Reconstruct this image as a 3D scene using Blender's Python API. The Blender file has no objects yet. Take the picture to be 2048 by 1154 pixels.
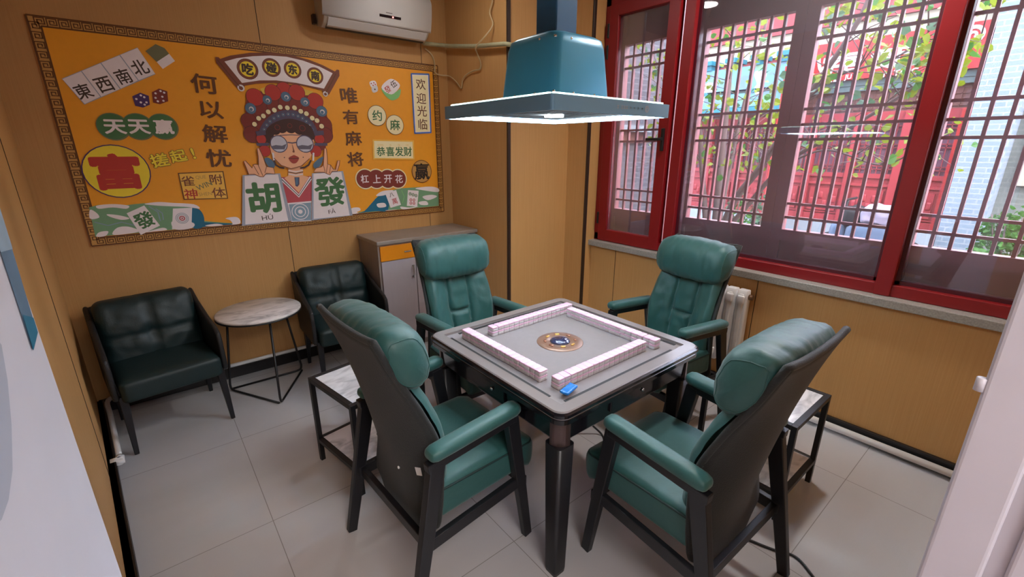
import bpy, bmesh, math, random
from mathutils import Vector, Matrix, noise
PI = math.pi
C = bpy.context.scene.collection
sc = bpy.context.scene

# ------------------------------------------------------------------ camera, world, exposure
CAM = Vector((-1.1937, -3.7079, 1.6663)); YAW, PITCH, FPX = 0.6829, 0.3044, 898.7
cd = bpy.data.cameras.new('camera'); cam = bpy.data.objects.new('camera', cd); C.objects.link(cam)
cam.location = CAM; cam.rotation_euler = (PI/2-PITCH, 0, -YAW)
cd.sensor_width = 36; cd.lens = FPX/2048*36; cd.clip_start = 0.02; cd.clip_end = 200
sc.camera = cam
sc.view_settings.view_transform = 'Standard'; sc.view_settings.look = 'None'
sc.view_settings.gamma = 1.0; sc.view_settings.use_curve_mapping = False
sc.view_settings.exposure = 2.3
sc.cycles.use_denoising = True
sc.cycles.max_bounces = 8; sc.cycles.transparent_max_bounces = 16
sc.cycles.sample_clamp_indirect = 6.0

w = bpy.data.worlds.new('sky'); sc.world = w; w.use_nodes = True
nt = w.node_tree; bg = nt.nodes['Background']
sky = nt.nodes.new('ShaderNodeTexSky'); sky.sky_type = 'NISHITA'
sky.sun_elevation = math.radians(52); sky.sun_rotation = math.radians(200); sky.sun_disc = False
sky.air_density = 1.0; sky.dust_density = 3.5; sky.ozone_density = 1.0
mixw = nt.nodes.new('ShaderNodeMixRGB'); mixw.inputs[0].default_value = 0.55
mixw.inputs[2].default_value = (7.0, 7.8, 8.8, 1)
nt.links.new(sky.outputs[0], mixw.inputs[1]); nt.links.new(mixw.outputs[0], bg.inputs[0])
bg.inputs[1].default_value = 1.1

def area(name, loc, rot, sx, sy, power, col=(1, 1, 1)):
    l = bpy.data.lights.new(name, 'AREA'); l.shape = 'RECTANGLE'; l.size = sx; l.size_y = sy
    l.energy = power; l.color = col
    o = bpy.data.objects.new(name, l); C.objects.link(o); o.location = loc; o.rotation_euler = rot
    return o
# unseen fill light added in the corridor behind the camera
area('corridor_fill', (-0.9, -4.75, 2.7), (0.45, 0, 0), 1.4, 0.8, 12, (1.0, .95, .90))

# ------------------------------------------------------------------ helpers
def s2l(c): return c/12.92 if c <= .04045 else ((c+.055)/1.055)**2.4
def rgb(r, g, b): return (s2l(r/255), s2l(g/255), s2l(b/255), 1)

def _rot():
    cy, sy = math.cos(YAW), math.sin(YAW); cp, sp = math.cos(PITCH), math.sin(PITCH)
    f = Vector((sy*cp, cy*cp, -sp)); r = Vector((cy, -sy, 0)); return r, r.cross(f), f
CR, CU, CF = _rot()
def at(u, v, X=None, Y=None, Z=None):
    """point of a known plane that a photo measurement refers to"""
    d = CR*((u-1024)/FPX)+CU*((577-v)/FPX)+CF
    t = (X-CAM.x)/d.x if X is not None else (Y-CAM.y)/d.y if Y is not None else (Z-CAM.z)/d.z
    return CAM+d*t

MATS = {}
def mat(name, col, rough=.5, metal=0, var=.06, scale=8, bump=0, bscale=60, spec=.5, emit=None, estr=0, coat=0, stretch=None, sheen=0):
    if name in MATS: return MATS[name]
    m = bpy.data.materials.new(name); m.use_nodes = True; n = m.node_tree; L = n.links
    b = n.nodes['Principled BSDF']
    tc = n.nodes.new('ShaderNodeTexCoord'); mp = n.nodes.new('ShaderNodeMapping')
    L.new(tc.outputs['Object'], mp.inputs[0])
    if stretch: mp.inputs['Scale'].default_value = stretch
    nz = n.nodes.new('ShaderNodeTexNoise'); nz.inputs['Scale'].default_value = scale; nz.inputs['Detail'].default_value = 4
    L.new(mp.outputs[0], nz.inputs['Vector'])
    mx = n.nodes.new('ShaderNodeMixRGB'); mx.inputs[1].default_value = tuple(c*(1-var) for c in col[:3])+(1,)
    mx.inputs[2].default_value = tuple(min(1, c*(1+var)) for c in col[:3])+(1,)
    L.new(nz.outputs[0], mx.inputs[0]); L.new(mx.outputs[0], b.inputs['Base Color'])
    b.inputs['Roughness'].default_value = rough; b.inputs['Metallic'].default_value = metal
    b.inputs['Specular IOR Level'].default_value = spec
    if coat: b.inputs['Coat Weight'].default_value = coat; b.inputs['Coat Roughness'].default_value = .08
    if sheen: b.inputs['Sheen Weight'].default_value = sheen
    if bump:
        n2 = n.nodes.new('ShaderNodeTexNoise'); n2.inputs['Scale'].default_value = bscale; n2.inputs['Detail'].default_value = 3
        L.new(mp.outputs[0], n2.inputs['Vector'])
        bp = n.nodes.new('ShaderNodeBump'); bp.inputs['Strength'].default_value = bump; bp.inputs['Distance'].default_value = .004
        L.new(n2.outputs[0], bp.inputs['Height']); L.new(bp.outputs[0], b.inputs['Normal'])
    if emit: b.inputs['Emission Color'].default_value = emit; b.inputs['Emission Strength'].default_value = estr
    MATS[name] = m; return m

class MB:
    def __init__(s): s.v = []; s.f = []; s.m = []; s.s = []
    def add(s, vs, fs, mi=0, smooth=False, M=None):
        o = len(s.v)
        s.v += [tuple(M @ Vector(p)) if M else tuple(p) for p in vs]
        for f in fs: s.f.append([i+o for i in f]); s.m.append(mi); s.s.append(smooth)
        return s
    def box(s, c, d, mi=0, M=None):
        x, y, z = [k/2 for k in d]
        vs = [(c[0]+a*x, c[1]+b*y, c[2]+e*z) for a in (-1, 1) for b in (-1, 1) for e in (-1, 1)]
        return s.add(vs, [(0, 1, 3, 2), (4, 6, 7, 5), (0, 4, 5, 1), (2, 3, 7, 6), (0, 2, 6, 4), (1, 5, 7, 3)], mi, False, M)
    def bb(s, x0, x1, y0, y1, z0, z1, mi=0, M=None):
        return s.box(((x0+x1)/2, (y0+y1)/2, (z0+z1)/2), (abs(x1-x0), abs(y1-y0), abs(z1-z0)), mi, M)
    def bar(s, p, q, a0, b0, a1=None, b1=None, side=(1, 0, 0), mi=0):
        """tapered rectangular bar from p to q; a along side, b across"""
        a1 = a0 if a1 is None else a1; b1 = b0 if b1 is None else b1
        p = Vector(p); q = Vector(q); d = (q-p).normalized(); sd = Vector(side); sd = (sd-d*sd.dot(d)).normalized(); t = d.cross(sd)
        vs = []
        for c, a, b in ((p, a0, b0), (q, a1, b1)):
            vs += [c+sd*i*a/2+t*j*b/2 for i, j in ((-1, -1), (1, -1), (1, 1), (-1, 1))]
        return s.add(vs, [(3, 2, 1, 0), (4, 5, 6, 7)]+[(i, (i+1) % 4, 4+(i+1) % 4, 4+i) for i in range(4)], mi)
    def tube(s, pts, r, n=8, mi=0, closed=False, radii=None):
        P = [Vector(p) for p in pts]; N = len(P); vs = []; up = None
        for i, p in enumerate(P):
            d = (P[(i+1) % N]-P[i-1]) if closed else (P[min(i+1, N-1)]-P[max(i-1, 0)])
            d.normalize()
            if up is None: up = d.orthogonal().normalized()
            up = (up-d*up.dot(d)).normalized(); t = d.cross(up); R = radii[i] if radii else r
            vs += [p+up*math.cos(2*PI*k/n)*R+t*math.sin(2*PI*k/n)*R for k in range(n)]
        fs = []
        for i in range(N if closed else N-1):
            a = i*n; b = ((i+1) % N)*n
            fs += [(a+k, a+(k+1) % n, b+(k+1) % n, b+k) for k in range(n)]
        s.add(vs, fs, mi, True)
        if not closed: s.add(vs[:n], [tuple(range(n))[::-1]], mi); s.add(vs[-n:], [tuple(range(n))], mi)
        return s
    def lathe(s, prof, c=(0, 0, 0), n=32, mi=0, smooth=True):
        vs = [(c[0]+r*math.cos(2*PI*k/n), c[1]+r*math.sin(2*PI*k/n), c[2]+z) for r, z in prof for k in range(n)]
        fs = [(i*n+k, i*n+(k+1) % n, (i+1)*n+(k+1) % n, (i+1)*n+k) for i in range(len(prof)-1) for k in range(n)]
        fs += [tuple(range(n))[::-1], tuple(range((len(prof)-1)*n, len(prof)*n))]
        return s.add(vs, fs, mi, smooth)
    def prism(s, poly, lo, hi, axis=2, mi=0, smooth=False):
        """poly in the two other axes, extruded along axis"""
        def P(a, b, h): return (h, a, b) if axis == 0 else (a, h, b) if axis == 1 else (a, b, h)
        n = len(poly); vs = [P(a, b, lo) for a, b in poly]+[P(a, b, hi) for a, b in poly]
        fs = [tuple(range(n))[::-1], tuple(range(n, 2*n))]+[(i, (i+1) % n, n+(i+1) % n, n+i) for i in range(n)]
        return s.add(vs, fs, mi, smooth)
    def grid(s, fn, nu, nv, mi=0, smooth=True, thick=None):
        vs = [fn(i/nu, j/nv) for j in range(nv+1) for i in range(nu+1)]
        fs = [(j*(nu+1)+i, j*(nu+1)+i+1, (j+1)*(nu+1)+i+1, (j+1)*(nu+1)+i) for j in range(nv) for i in range(nu)]
        return s.add(vs, fs, mi, smooth)
    def rbox(s, c, h, r, n=10, fn=None, mi=0, M=None):
        """rounded box, centre c, half sizes h, corner radius r, optional shaping fn(point)->point"""
        c = Vector(c); idx = {}; vs = []; fs = []
        def key(p): return tuple(round(x, 5) for x in p)
        for ax in range(3):
            for sg in (-1, 1):
                g = []
                for i in range(n+1):
                    for j in range(n+1):
                        p = [0, 0, 0]; p[ax] = sg; p[(ax+1) % 3] = 2*i/n-1; p[(ax+2) % 3] = 2*j/n-1
                        k = key(p)
                        if k not in idx:
                            q = Vector([math.copysign(abs(p[a])**.8, p[a])*h[a] for a in range(3)])
                            inn = Vector([max(-(h[a]-min(r, h[a])), min(h[a]-min(r, h[a]), q[a])) for a in range(3)])
                            d = q-inn
                            if d.length > 1e-9: d = d.normalized()*r
                            q = inn+Vector([max(-h[a], min(h[a], d[a])) for a in range(3)])
                            if fn: q = Vector(fn(q.copy()))
                            idx[k] = len(vs); vs.append(q+c)
                        g.append(idx[k])
                for i in range(n):
                    for j in range(n):
                        a, b, cc, d = g[i*(n+1)+j], g[(i+1)*(n+1)+j], g[(i+1)*(n+1)+j+1], g[i*(n+1)+j+1]
                        fs.append((a, b, cc, d) if sg > 0 else (d, cc, b, a))
        return s.add(vs, fs, mi, True, M)
    def build(s, name, mats, parent=None, bevel=0, world=False, seg=2, recalc=True, solid=0):
        me = bpy.data.meshes.new(name)
        off = Vector((0, 0, 0))
        if world and parent:
            p = parent
            while p: off += p.location; p = p.parent
        me.from_pydata([tuple(Vector(v)-off) for v in s.v], [], s.f)
        if not isinstance(mats, (list, tuple)): mats = [mats]
        for m in mats: me.materials.append(m)
        me.polygons.foreach_set('material_index', s.m); me.polygons.foreach_set('use_smooth', s.s)
        if recalc:
            b = bmesh.new(); b.from_mesh(me)
            bmesh.ops.remove_doubles(b, verts=b.verts, dist=1e-6)
            bmesh.ops.recalc_face_normals(b, faces=b.faces); b.to_mesh(me); b.free()
        me.update()
        o = bpy.data.objects.new(name, me); C.objects.link(o)
        if parent: o.parent = parent
        if solid:
            k = o.modifiers.new('solid', 'SOLIDIFY'); k.thickness = solid; k.offset = 0
        if bevel:
            k = o.modifiers.new('bevel', 'BEVEL'); k.width = bevel; k.segments = seg; k.limit_method = 'ANGLE'; k.angle_limit = math.radians(35)
        return o

def tag(o, label=None, cat=None, group=None, kind=None):
    if label: o['label'] = label
    if cat: o['category'] = cat
    if group: o['group'] = group
    if kind: o['kind'] = kind
    return o
def thing(name, label, cat, loc=(0, 0, 0), rz=0, group=None):
    o = bpy.data.objects.new(name, None); C.objects.link(o); o.empty_display_size = .1
    o.location = loc; o.rotation_euler = (0, 0, rz); return tag(o, label, cat, group)
def struct(o, label, cat): return tag(o, label, cat, None, 'structure')
def copy_tree(o, parent=None):
    c = o.copy(); C.objects.link(c); c.parent = parent
    for ch in list(o.children): copy_tree(ch, c)
    return c
def catmull(P, n=6, closed=False):
    P = [Vector(p) for p in P]; N = len(P); out = []
    for i in range(N if closed else N-1):
        a, b, c, d = (P[(i-1) % N], P[i], P[(i+1) % N], P[(i+2) % N]) if closed else (P[max(i-1, 0)], P[i], P[i+1], P[min(i+2, N-1)])
        for k in range(n):
            t = k/n
            out.append(.5*((2*b)+(c-a)*t+(2*a-5*b+4*c-d)*t*t+(3*b-a-3*c+d)*t**3))
    if not closed: out.append(P[-1])
    return out
_glyph = {}
def glyph_mesh(ch, bold=0.0):
    """flat vertices / faces of a piece of lettering, centred, one unit high in its em box"""
    k = (ch, bold)
    if k not in _glyph:
        cu = bpy.data.curves.new('lettering', 'FONT'); cu.body = ch; cu.align_x = 'CENTER'; cu.resolution_u = 3
        cu.fill_mode = 'FRONT'
        o = bpy.data.objects.new('lettering', cu); C.objects.link(o); bpy.context.view_layer.update()
        me = bpy.data.meshes.new_from_object(o.evaluated_get(bpy.context.evaluated_depsgraph_get()))
        vs = [v.co.copy() for v in me.vertices]; fs = [tuple(p.vertices) for p in me.polygons]
        bpy.data.objects.remove(o); bpy.data.curves.remove(cu); bpy.data.meshes.remove(me)
        x0, x1 = min(v.x for v in vs), max(v.x for v in vs); y0, y1 = min(v.y for v in vs), max(v.y for v in vs)
        base = [((v.x-(x0+x1)/2)/(y1-y0), (v.y-(y0+y1)/2)/(y1-y0)) for v in vs]
        if not bold: _glyph[k] = ([(x, y, 0) for x, y in base], fs)
        else:   # a bolder hand: the strokes again, shifted all round
            V, F = [], []
            for q in range(8):
                dx, dy = bold*math.cos(q*PI/4), bold*math.sin(q*PI/4)
                F += [tuple(i+len(V) for i in f) for f in fs]; V += [(x+dx, y+dy, q) for x, y in base]
            _glyph[k] = (V, F)
    return _glyph[k]

# ------------------------------------------------------------------ materials
def wall_mat():
    m = bpy.data.materials.new('ochre_wall_panel'); m.use_nodes = True; n = m.node_tree; L = n.links; b = n.nodes['Principled BSDF']
    tc = n.nodes.new('ShaderNodeTexCoord'); mp = n.nodes.new('ShaderNodeMapping'); mp.inputs['Scale'].default_value = (160, 160, 2.5)
    L.new(tc.outputs['Object'], mp.inputs[0])
    nz = n.nodes.new('ShaderNodeTexNoise'); nz.inputs['Scale'].default_value = 1; nz.inputs['Detail'].default_value = 3; L.new(mp.outputs[0], nz.inputs['Vector'])
    n2 = n.nodes.new('ShaderNodeTexNoise'); n2.inputs['Scale'].default_value = 1.3; L.new(tc.outputs['Object'], n2.inputs['Vector'])
    r = n.nodes.new('ShaderNodeMixRGB'); r.inputs[1].default_value = rgb(194, 144, 86); r.inputs[2].default_value = rgb(214, 166, 108)
    L.new(nz.outputs[0], r.inputs[0])
    r2 = n.nodes.new('ShaderNodeMixRGB'); r2.blend_type = 'MULTIPLY'; r2.inputs[0].default_value = .2
    L.new(r.outputs[0], r2.inputs[1]); L.new(n2.outputs[0], r2.inputs[2]); L.new(r2.outputs[0], b.inputs['Base Color'])
    b.inputs['Roughness'].default_value = .55; b.inputs['Specular IOR Level'].default_value = .35
    bp = n.nodes.new('ShaderNodeBump'); bp.inputs['Strength'].default_value = .12; bp.inputs['Distance'].default_value = .002
    L.new(nz.outputs[0], bp.inputs['Height']); L.new(bp.outputs[0], b.inputs['Normal']); return m
def floor_mat():
    m = bpy.data.materials.new('polished_floor_tile'); m.use_nodes = True; n = m.node_tree; L = n.links; b = n.nodes['Principled BSDF']
    tc = n.nodes.new('ShaderNodeTexCoord')
    mp = n.nodes.new('ShaderNodeMapping'); mp.inputs['Location'].default_value = (1.0, 1.7, 0); L.new(tc.outputs['Object'], mp.inputs[0])
    br = n.nodes.new('ShaderNodeTexBrick'); br.offset = 0; br.squash = 1
    br.inputs['Scale'].default_value = 1.0; br.inputs['Brick Width'].default_value = .8; br.inputs['Row Height'].default_value = .8
    br.inputs['Mortar Size'].default_value = .0018; br.inputs['Mortar Smooth'].default_value = .1
    br.inputs['Color1'].default_value = (1, 1, 1, 1); br.inputs['Color2'].default_value = (.97, .97, .97, 1); br.inputs['Mortar'].default_value = (.55, .53, .5, 1)
    L.new(mp.outputs[0], br.inputs['Vector'])
    m2 = n.nodes.new('ShaderNodeMapping'); m2.inputs['Scale'].default_value = (1, 2.6, 1); m2.inputs['Rotation'].default_value = (0, 0, .5); L.new(tc.outputs['Object'], m2.inputs[0])
    nz = n.nodes.new('ShaderNodeTexNoise'); nz.inputs['Scale'].default_value = 1.1; nz.inputs['Detail'].default_value = 6; nz.inputs['Distortion'].default_value = .6; L.new(m2.outputs[0], nz.inputs['Vector'])
    mx = n.nodes.new('ShaderNodeMixRGB'); mx.inputs[1].default_value = rgb(174, 171, 172); mx.inputs[2].default_value = rgb(192, 189, 191); L.new(nz.outputs[0], mx.inputs[0])
    mu = n.nodes.new('ShaderNodeMixRGB'); mu.blend_type = 'MULTIPLY'; mu.inputs[0].default_value = 1; L.new(mx.outputs[0], mu.inputs[1]); L.new(br.outputs['Color'], mu.inputs[2])
    L.new(mu.outputs[0], b.inputs['Base Color']); b.inputs['Roughness'].default_value = .07; b.inputs['Specular IOR Level'].default_value = .35
    return m
def marble_mat():
    m = bpy.data.materials.new('white_marble'); m.use_nodes = True; n = m.node_tree; L = n.links; b = n.nodes['Principled BSDF']
    tc = n.nodes.new('ShaderNodeTexCoord'); nz = n.nodes.new('ShaderNodeTexNoise'); nz.inputs['Scale'].default_value = 5; nz.inputs['Detail'].default_value = 8; nz.inputs['Distortion'].default_value = 1.6
    mp = n.nodes.new('ShaderNodeMapping'); mp.inputs['Scale'].default_value = (1, 2.2, 1); L.new(tc.outputs['Object'], mp.inputs[0]); L.new(mp.outputs[0], nz.inputs['Vector'])
    cr = n.nodes.new('ShaderNodeValToRGB'); e = cr.color_ramp.elements
    e[0].position = .3; e[0].color = rgb(170, 166, 168); e[1].position = .55; e[1].color = rgb(222, 218, 218)
    L.new(nz.outputs[0], cr.inputs[0]); L.new(cr.outputs[0], b.inputs['Base Color']); b.inputs['Roughness'].default_value = .25; return m
def glass_mat(name, tint=(1, 1, 1, 1), refl=.1, haze=0):
    m = bpy.data.materials.new(name); m.use_nodes = True; n = m.node_tree; L = n.links
    n.nodes.remove(n.nodes['Principled BSDF']); out = n.nodes['Material Output']
    tr = n.nodes.new('ShaderNodeBsdfTransparent'); tr.inputs[0].default_value = tint
    gl = n.nodes.new('ShaderNodeBsdfGlossy'); gl.inputs['Roughness'].default_value = .02
    fr = n.nodes.new('ShaderNodeFresnel'); fr.inputs[0].default_value = 1.5
    mm = n.nodes.new('ShaderNodeMath'); mm.operation = 'MULTIPLY'; mm.inputs[1].default_value = refl; L.new(fr.outputs[0], mm.inputs[0])
    mx = n.nodes.new('ShaderNodeMixShader'); L.new(mm.outputs[0], mx.inputs[0]); L.new(tr.outputs[0], mx.inputs[1]); L.new(gl.outputs[0], mx.inputs[2])
    last = mx
    if haze:
        df = n.nodes.new('ShaderNodeBsdfDiffuse'); df.inputs[0].default_value = (.8, .69, .78, 1)
        m2 = n.nodes.new('ShaderNodeMixShader'); m2.inputs[0].default_value = haze; L.new(mx.outputs[0], m2.inputs[1]); L.new(df.outputs[0], m2.inputs[2]); last = m2
    L.new(last.outputs[0], out.inputs[0]); return m
def brick_mat(name, c1, c2, mort, bw, rh, ms=.008, axis='xz'):
    m = bpy.data.materials.new(name); m.use_nodes = True; n = m.node_tree; L = n.links; b = n.nodes['Principled BSDF']
    tc = n.nodes.new('ShaderNodeTexCoord'); sp = n.nodes.new('ShaderNodeSeparateXYZ'); cb = n.nodes.new('ShaderNodeCombineXYZ')
    L.new(tc.outputs['Object'], sp.inputs[0]); L.new(sp.outputs[0 if axis[0] == 'x' else 1], cb.inputs[0]); L.new(sp.outputs[2], cb.inputs[1])
    br = n.nodes.new('ShaderNodeTexBrick'); br.inputs['Scale'].default_value = 1; br.inputs['Brick Width'].default_value = bw; br.inputs['Row Height'].default_value = rh
    br.inputs['Mortar Size'].default_value = ms; br.inputs['Color1'].default_value = c1; br.inputs['Color2'].default_value = c2; br.inputs['Mortar'].default_value = mort; b.inputs['Specular IOR Level'].default_value = .12
    L.new(cb.outputs[0], br.inputs['Vector']); L.new(br.outputs[0], b.inputs['Base Color']); b.inputs['Roughness'].default_value = .85; return m

WALL = wall_mat(); FLOOR = floor_mat(); MARBLE = marble_mat()
GROOVE = mat('dark_groove', rgb(46, 32, 18), .7)
STRIP = mat('dark_brown_strip', rgb(48, 32, 26), .45)
SKIRT = mat('black_skirting', rgb(22, 20, 22), .3)
PIPE = mat('white_plastic_pipe', rgb(226, 226, 228), .3, bump=.02)
CEIL = mat('ceiling_paint', rgb(190, 176, 158), .8)
JAMB = mat('white_painted_wood', rgb(190, 186, 196), .45)
TEAL = mat('teal_green_fabric', rgb(32, 80, 77), .5, var=.10, scale=14, bump=.25, bscale=45, sheen=.15)
TEAL_SHADE = mat('shaded_teal_fabric', rgb(27, 30, 30), .75, var=.1, scale=30, bump=.35, bscale=220, sheen=.1)  # same teal fabric, with the shade on the chair backs put into its colour
SEAM = mat('dark_teal_seam', rgb(18, 44, 44), .7)
WOOD = mat('black_stained_wood', rgb(20, 20, 25), .42, var=.15, scale=20, stretch=(4, 4, .6))
LEATH = mat('dark_green_leather', rgb(14, 36, 38), .5, var=.15, scale=10, bump=.2, bscale=120)
LEATHD = mat('black_leather', rgb(24, 25, 28), .5, var=.15, bump=.2, bscale=140)
BLK = mat('black_metal', rgb(19, 19, 22), .45, bump=.02)
WHITE = mat('white_plastic', rgb(214, 212, 210), .35, var=.03)
RED = mat('red_window_frame', rgb(132, 17, 23), .4, var=.08, scale=5)
MAROON = mat('dark_maroon_lattice_wood', rgb(96, 40, 42), .6, var=.15, scale=14, bump=.1)
CHROME = mat('chrome', rgb(210, 212, 215), .18, 1)
SILVER = mat('brushed_silver', rgb(190, 188, 185), .35, 1)

# ------------------------------------------------------------------ room shell
NY = -3.70           # inner face of the doorway wall
XC, XF, XW = 1.092, 1.752, 1.856   # pier side face, pier return face, panel under the window
H = 3.0
o = MB().bb(-2.2, 2.02, -5.6, .15, -.12, 0).build('floor', FLOOR); struct(o, 'polished pale grey floor tiles with thin joints', 'floor')
o = MB().bb(-2.2, 2.02, -5.6, .15, H, H+.1).build('ceiling', CEIL); struct(o, 'ceiling of the room', 'ceiling')
b = MB().bb(-2.0, XC, 0, .15, 0, H)
for x in (-.37, .845): b.bb(x-.002, x+.002, -.0015, .01, .1, H, 1)
struct(b.build('wall_back', [WALL, GROOVE]), 'ochre panelled wall behind the mural with fine vertical grain', 'wall')
# left wall, very slightly splayed
LWX = lambda y: -1.668+(-y)*.088
b = MB(); b.add([(LWX(0), 0, 0), (LWX(NY), NY, 0), (LWX(NY)-.3, NY, 0), (LWX(0)-.3, 0, 0), (LWX(0), 0, H), (LWX(NY), NY, H), (LWX(NY)-.3, NY, H), (LWX(0)-.3, 0, H)],
    [(3, 2, 1, 0), (4, 5, 6, 7), (0, 1, 5, 4), (1, 2, 6, 5), (2, 3, 7, 6), (3, 0, 4, 7)])
b.bb(LWX(-1.0)-.01, LWX(-1.0)+.002, -1.0, -1.004, .1, H, 1)
struct(b.build('wall_left', [WALL, GROOVE]), 'ochre panelled wall on the left with one thin joint', 'wall')
# pier in the right back corner
b = MB().bb(XC, XF, -.851, .1, 0, H).bb(XF, 2.02, -1.083, .1, 0, H)
struct(b.build('wall_pier', WALL), 'boxed ochre pier in the corner between cabinet and window', 'wall')
for i, (x, y, dx, dy) in enumerate(((XC, -.851, -1, -1), (XF, -1.083, -1, -1))):
    b = MB().bb(x-.006, x+.022, y-.006, y+.012, 0, H)
    struct(b.build('trim_%d' % (i+1), STRIP, bevel=.002), ('dark brown corner strip on the pier beside the cabinet', 'dark brown corner strip on the pier beside the window')[i], 'trim')
# wall under and above the window
b = MB().bb(XW, 2.02, -3.9, -1.083, 0, .837).bb(1.9, 2.02, -3.9, -1.083, 2.76, H)
for y in (-1.36, -2.53): b.bb(XW-.0015, XW+.01, y-.002, y+.002, .1, .835, 1)
struct(b.build('wall_right', [WALL, GROOVE]), 'ochre panelled wall under the red window', 'wall')
# doorway wall, mostly behind the photographer
b = MB().bb(-.22, 2.02, NY-.14, NY, 0, H).bb(-1.9, -1.44, NY-.14, NY, 0, H).bb(-1.44, -.22, NY-.14, NY, 2.25, H)
struct(b.build('wall_front', WALL), 'wall with the doorway the room is seen from', 'wall')
b = MB().bb(-2.2, -2.05, -5.6, NY-.14, 0, H).bb(1.9, 2.02, -5.6, NY-.14, 0, H).bb(-2.05, 1.9, -5.6, -5.5, 0, H)
struct(b.build('wall_corridor', JAMB), 'pale corridor wall behind the doorway', 'wall')
# skirtings and pipes
b = MB().bb(-1.66, XC-.94, -.016, 0, 0, .085).bb(-1.66, .15, -.022, 0, .075, .09)
struct(b.build('baseboard_back', SKIRT, bevel=.003), 'black skirting under the mural wall', 'baseboard')
M = Matrix.Rotation(-math.atan(.088), 4, 'Z')
b = MB()
for t0, z0, z1 in ((.026, 0, .095), (.034, .05, .058), (.034, .082, .095)):
    y0, y1 = -.03, NY
    b.add([(LWX(y0), y0, z0), (LWX(y1), y1, z0), (LWX(y1)+t0, y1, z0), (LWX(y0)+t0, y0, z0), (LWX(y0), y0, z1), (LWX(y1), y1, z1), (LWX(y1)+t0, y1, z1), (LWX(y0)+t0, y0, z1)],
      [(3, 2, 1, 0), (4, 5, 6, 7), (0, 1, 5, 4), (1, 2, 6, 5), (2, 3, 7, 6), (3, 0, 4, 7)])
struct(b.build('baseboard_left', SKIRT), 'black skirting of the left wall with two thin ridges', 'baseboard')
b = MB().bb(XW-.016, XW, NY, -1.083, 0, .085).bb(XW-.022, XW, NY, -1.083, .07, .085)
struct(b.build('baseboard_right', SKIRT, bevel=.003), 'black skirting under the window wall', 'baseboard')
b = MB().tube(catmull([(.14, -.03, .108), (-1.3, -.03, .108), (-1.52, -.035, .105), (LWX(-.05)+.055, -.07, .1), (LWX(-.3)+.05, -.3, .095), (LWX(-.84)+.05, -.84, .085)], 5), .014, 10)
b.tube([(LWX(-.83)+.05, -.815, .085), (LWX(-.83)+.05, -.865, .085)], .021, 12).tube([(LWX(-.85)+.068, -.848, .085), (LWX(-.85)+.012, -.848, .085)], .021, 12)
tag(b.build('heating_pipe', PIPE), 'white plastic pipe above the back skirting ending in an elbow at the left wall', 'pipe')
b = MB().tube([(XW-.042, NY+.02, .040), (XW-.042, -1.1, .040)], .02, 12)
tag(b.build('heating_pipe', PIPE), 'white plastic pipe running just above the floor along the window wall', 'pipe')
# window sill (granite)
GRAN = mat('grey_granite', rgb(150, 146, 140), .35, var=.5, scale=120, bump=.05)
b = MB().bb(1.815, 2.02, -3.66, -1.075, .838, .884)
tag(b.build('window_sill', GRAN, bevel=.004), 'speckled grey granite sill under the red window', 'sill', None, 'structure')

# door leaf on the left, opened against the wall
def DLX(y): return -1.385+(y+3.66)*.05
LEAF = mat('white_door_panel', rgb(204, 204, 216), .5)
b = MB(); y0, y1, th = -3.655, -2.82, -.035
b.add([(DLX(y0), y0, .012), (DLX(y1), y1, .012), (DLX(y1)+th, y1, .012), (DLX(y0)+th, y0, .012), (DLX(y0), y0, 2.2), (DLX(y1), y1, 2.2), (DLX(y1)+th, y1, 2.2), (DLX(y0)+th, y0, 2.2)],
   [(3, 2, 1, 0), (4, 5, 6, 7), (0, 1, 5, 4), (1, 2, 6, 5), (2, 3, 7, 6), (3, 0, 4, 7)])
door = b.build('door_1', LEAF, bevel=.003); struct(door, 'white door leaf with a blue and teal print, opened against the left wall', 'door')
def leafpt(u, v, off=.0012):
    d = CR*((u-1024)/FPX)+CU*((577-v)/FPX)+CF
    # plane x = -1.385+.05*(y+3.66)
    t = (-1.385+.05*(CAM.y+3.66)-CAM.x)/(d.x-.05*d.y)
    p = CAM+d*t; return (p.x+off, p.y, p.z)
b = MB()
b.add([leafpt(*q) for q in ((-30, 330), (8, 452), (72, 665), (63, 702), (40, 630), (-30, 420))], [(0, 1, 2, 3, 4, 5)], 1)
b.add([leafpt(*q, .0016) for q in ((-30, 330), (4, 440), (22, 498), (-2, 505), (-30, 420))], [(0, 1, 2, 3, 4)], 2)
b.add([leafpt(*q, .0020) for q in ((41, 630), (63, 636), (72, 665), (63, 702))], [(0, 1, 2, 3)], 0)
b.add([leafpt(*q, .0012) for q in ((-40, 640), (0, 690), (12, 760), (20, 850), (22, 940), (14, 1000), (0, 1040), (-40, 1080))], [tuple(range(8))], 3)
b.build('printed_graphic', [mat('print_teal', rgb(24, 108, 140), .5), mat('print_blue_grey', rgb(88, 120, 148), .5, var=.25, scale=18), mat('print_pale_blue', rgb(140, 165, 185), .5, var=.2, scale=25), mat('print_grey', rgb(168, 174, 190), .5)], door, recalc=False)
# right jamb
b = MB().bb(-.29, -.20, -3.86, -3.692, 0, 2.25).bb(-.31, -.29, -3.755, -3.69, 0, 2.25).bb(-.302, -.29, -3.81, -3.775, 0, 2.25).bb(-.306, -.29, -3.86, -3.825, 0, 2.25)
jamb = b.build('door_2', JAMB, bevel=.006, seg=3); struct(jamb, 'white moulded door jamb at the right edge of the doorway', 'door frame')
p = at(1976, 704, Y=-3.688)
b = MB().lathe([(.004, -.011), (.0065, -.010), (.0065, .010), (.004, .011)], (-.304, -3.687, 1.34), 12)
b.build('hinge', JAMB, jamb)

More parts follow.
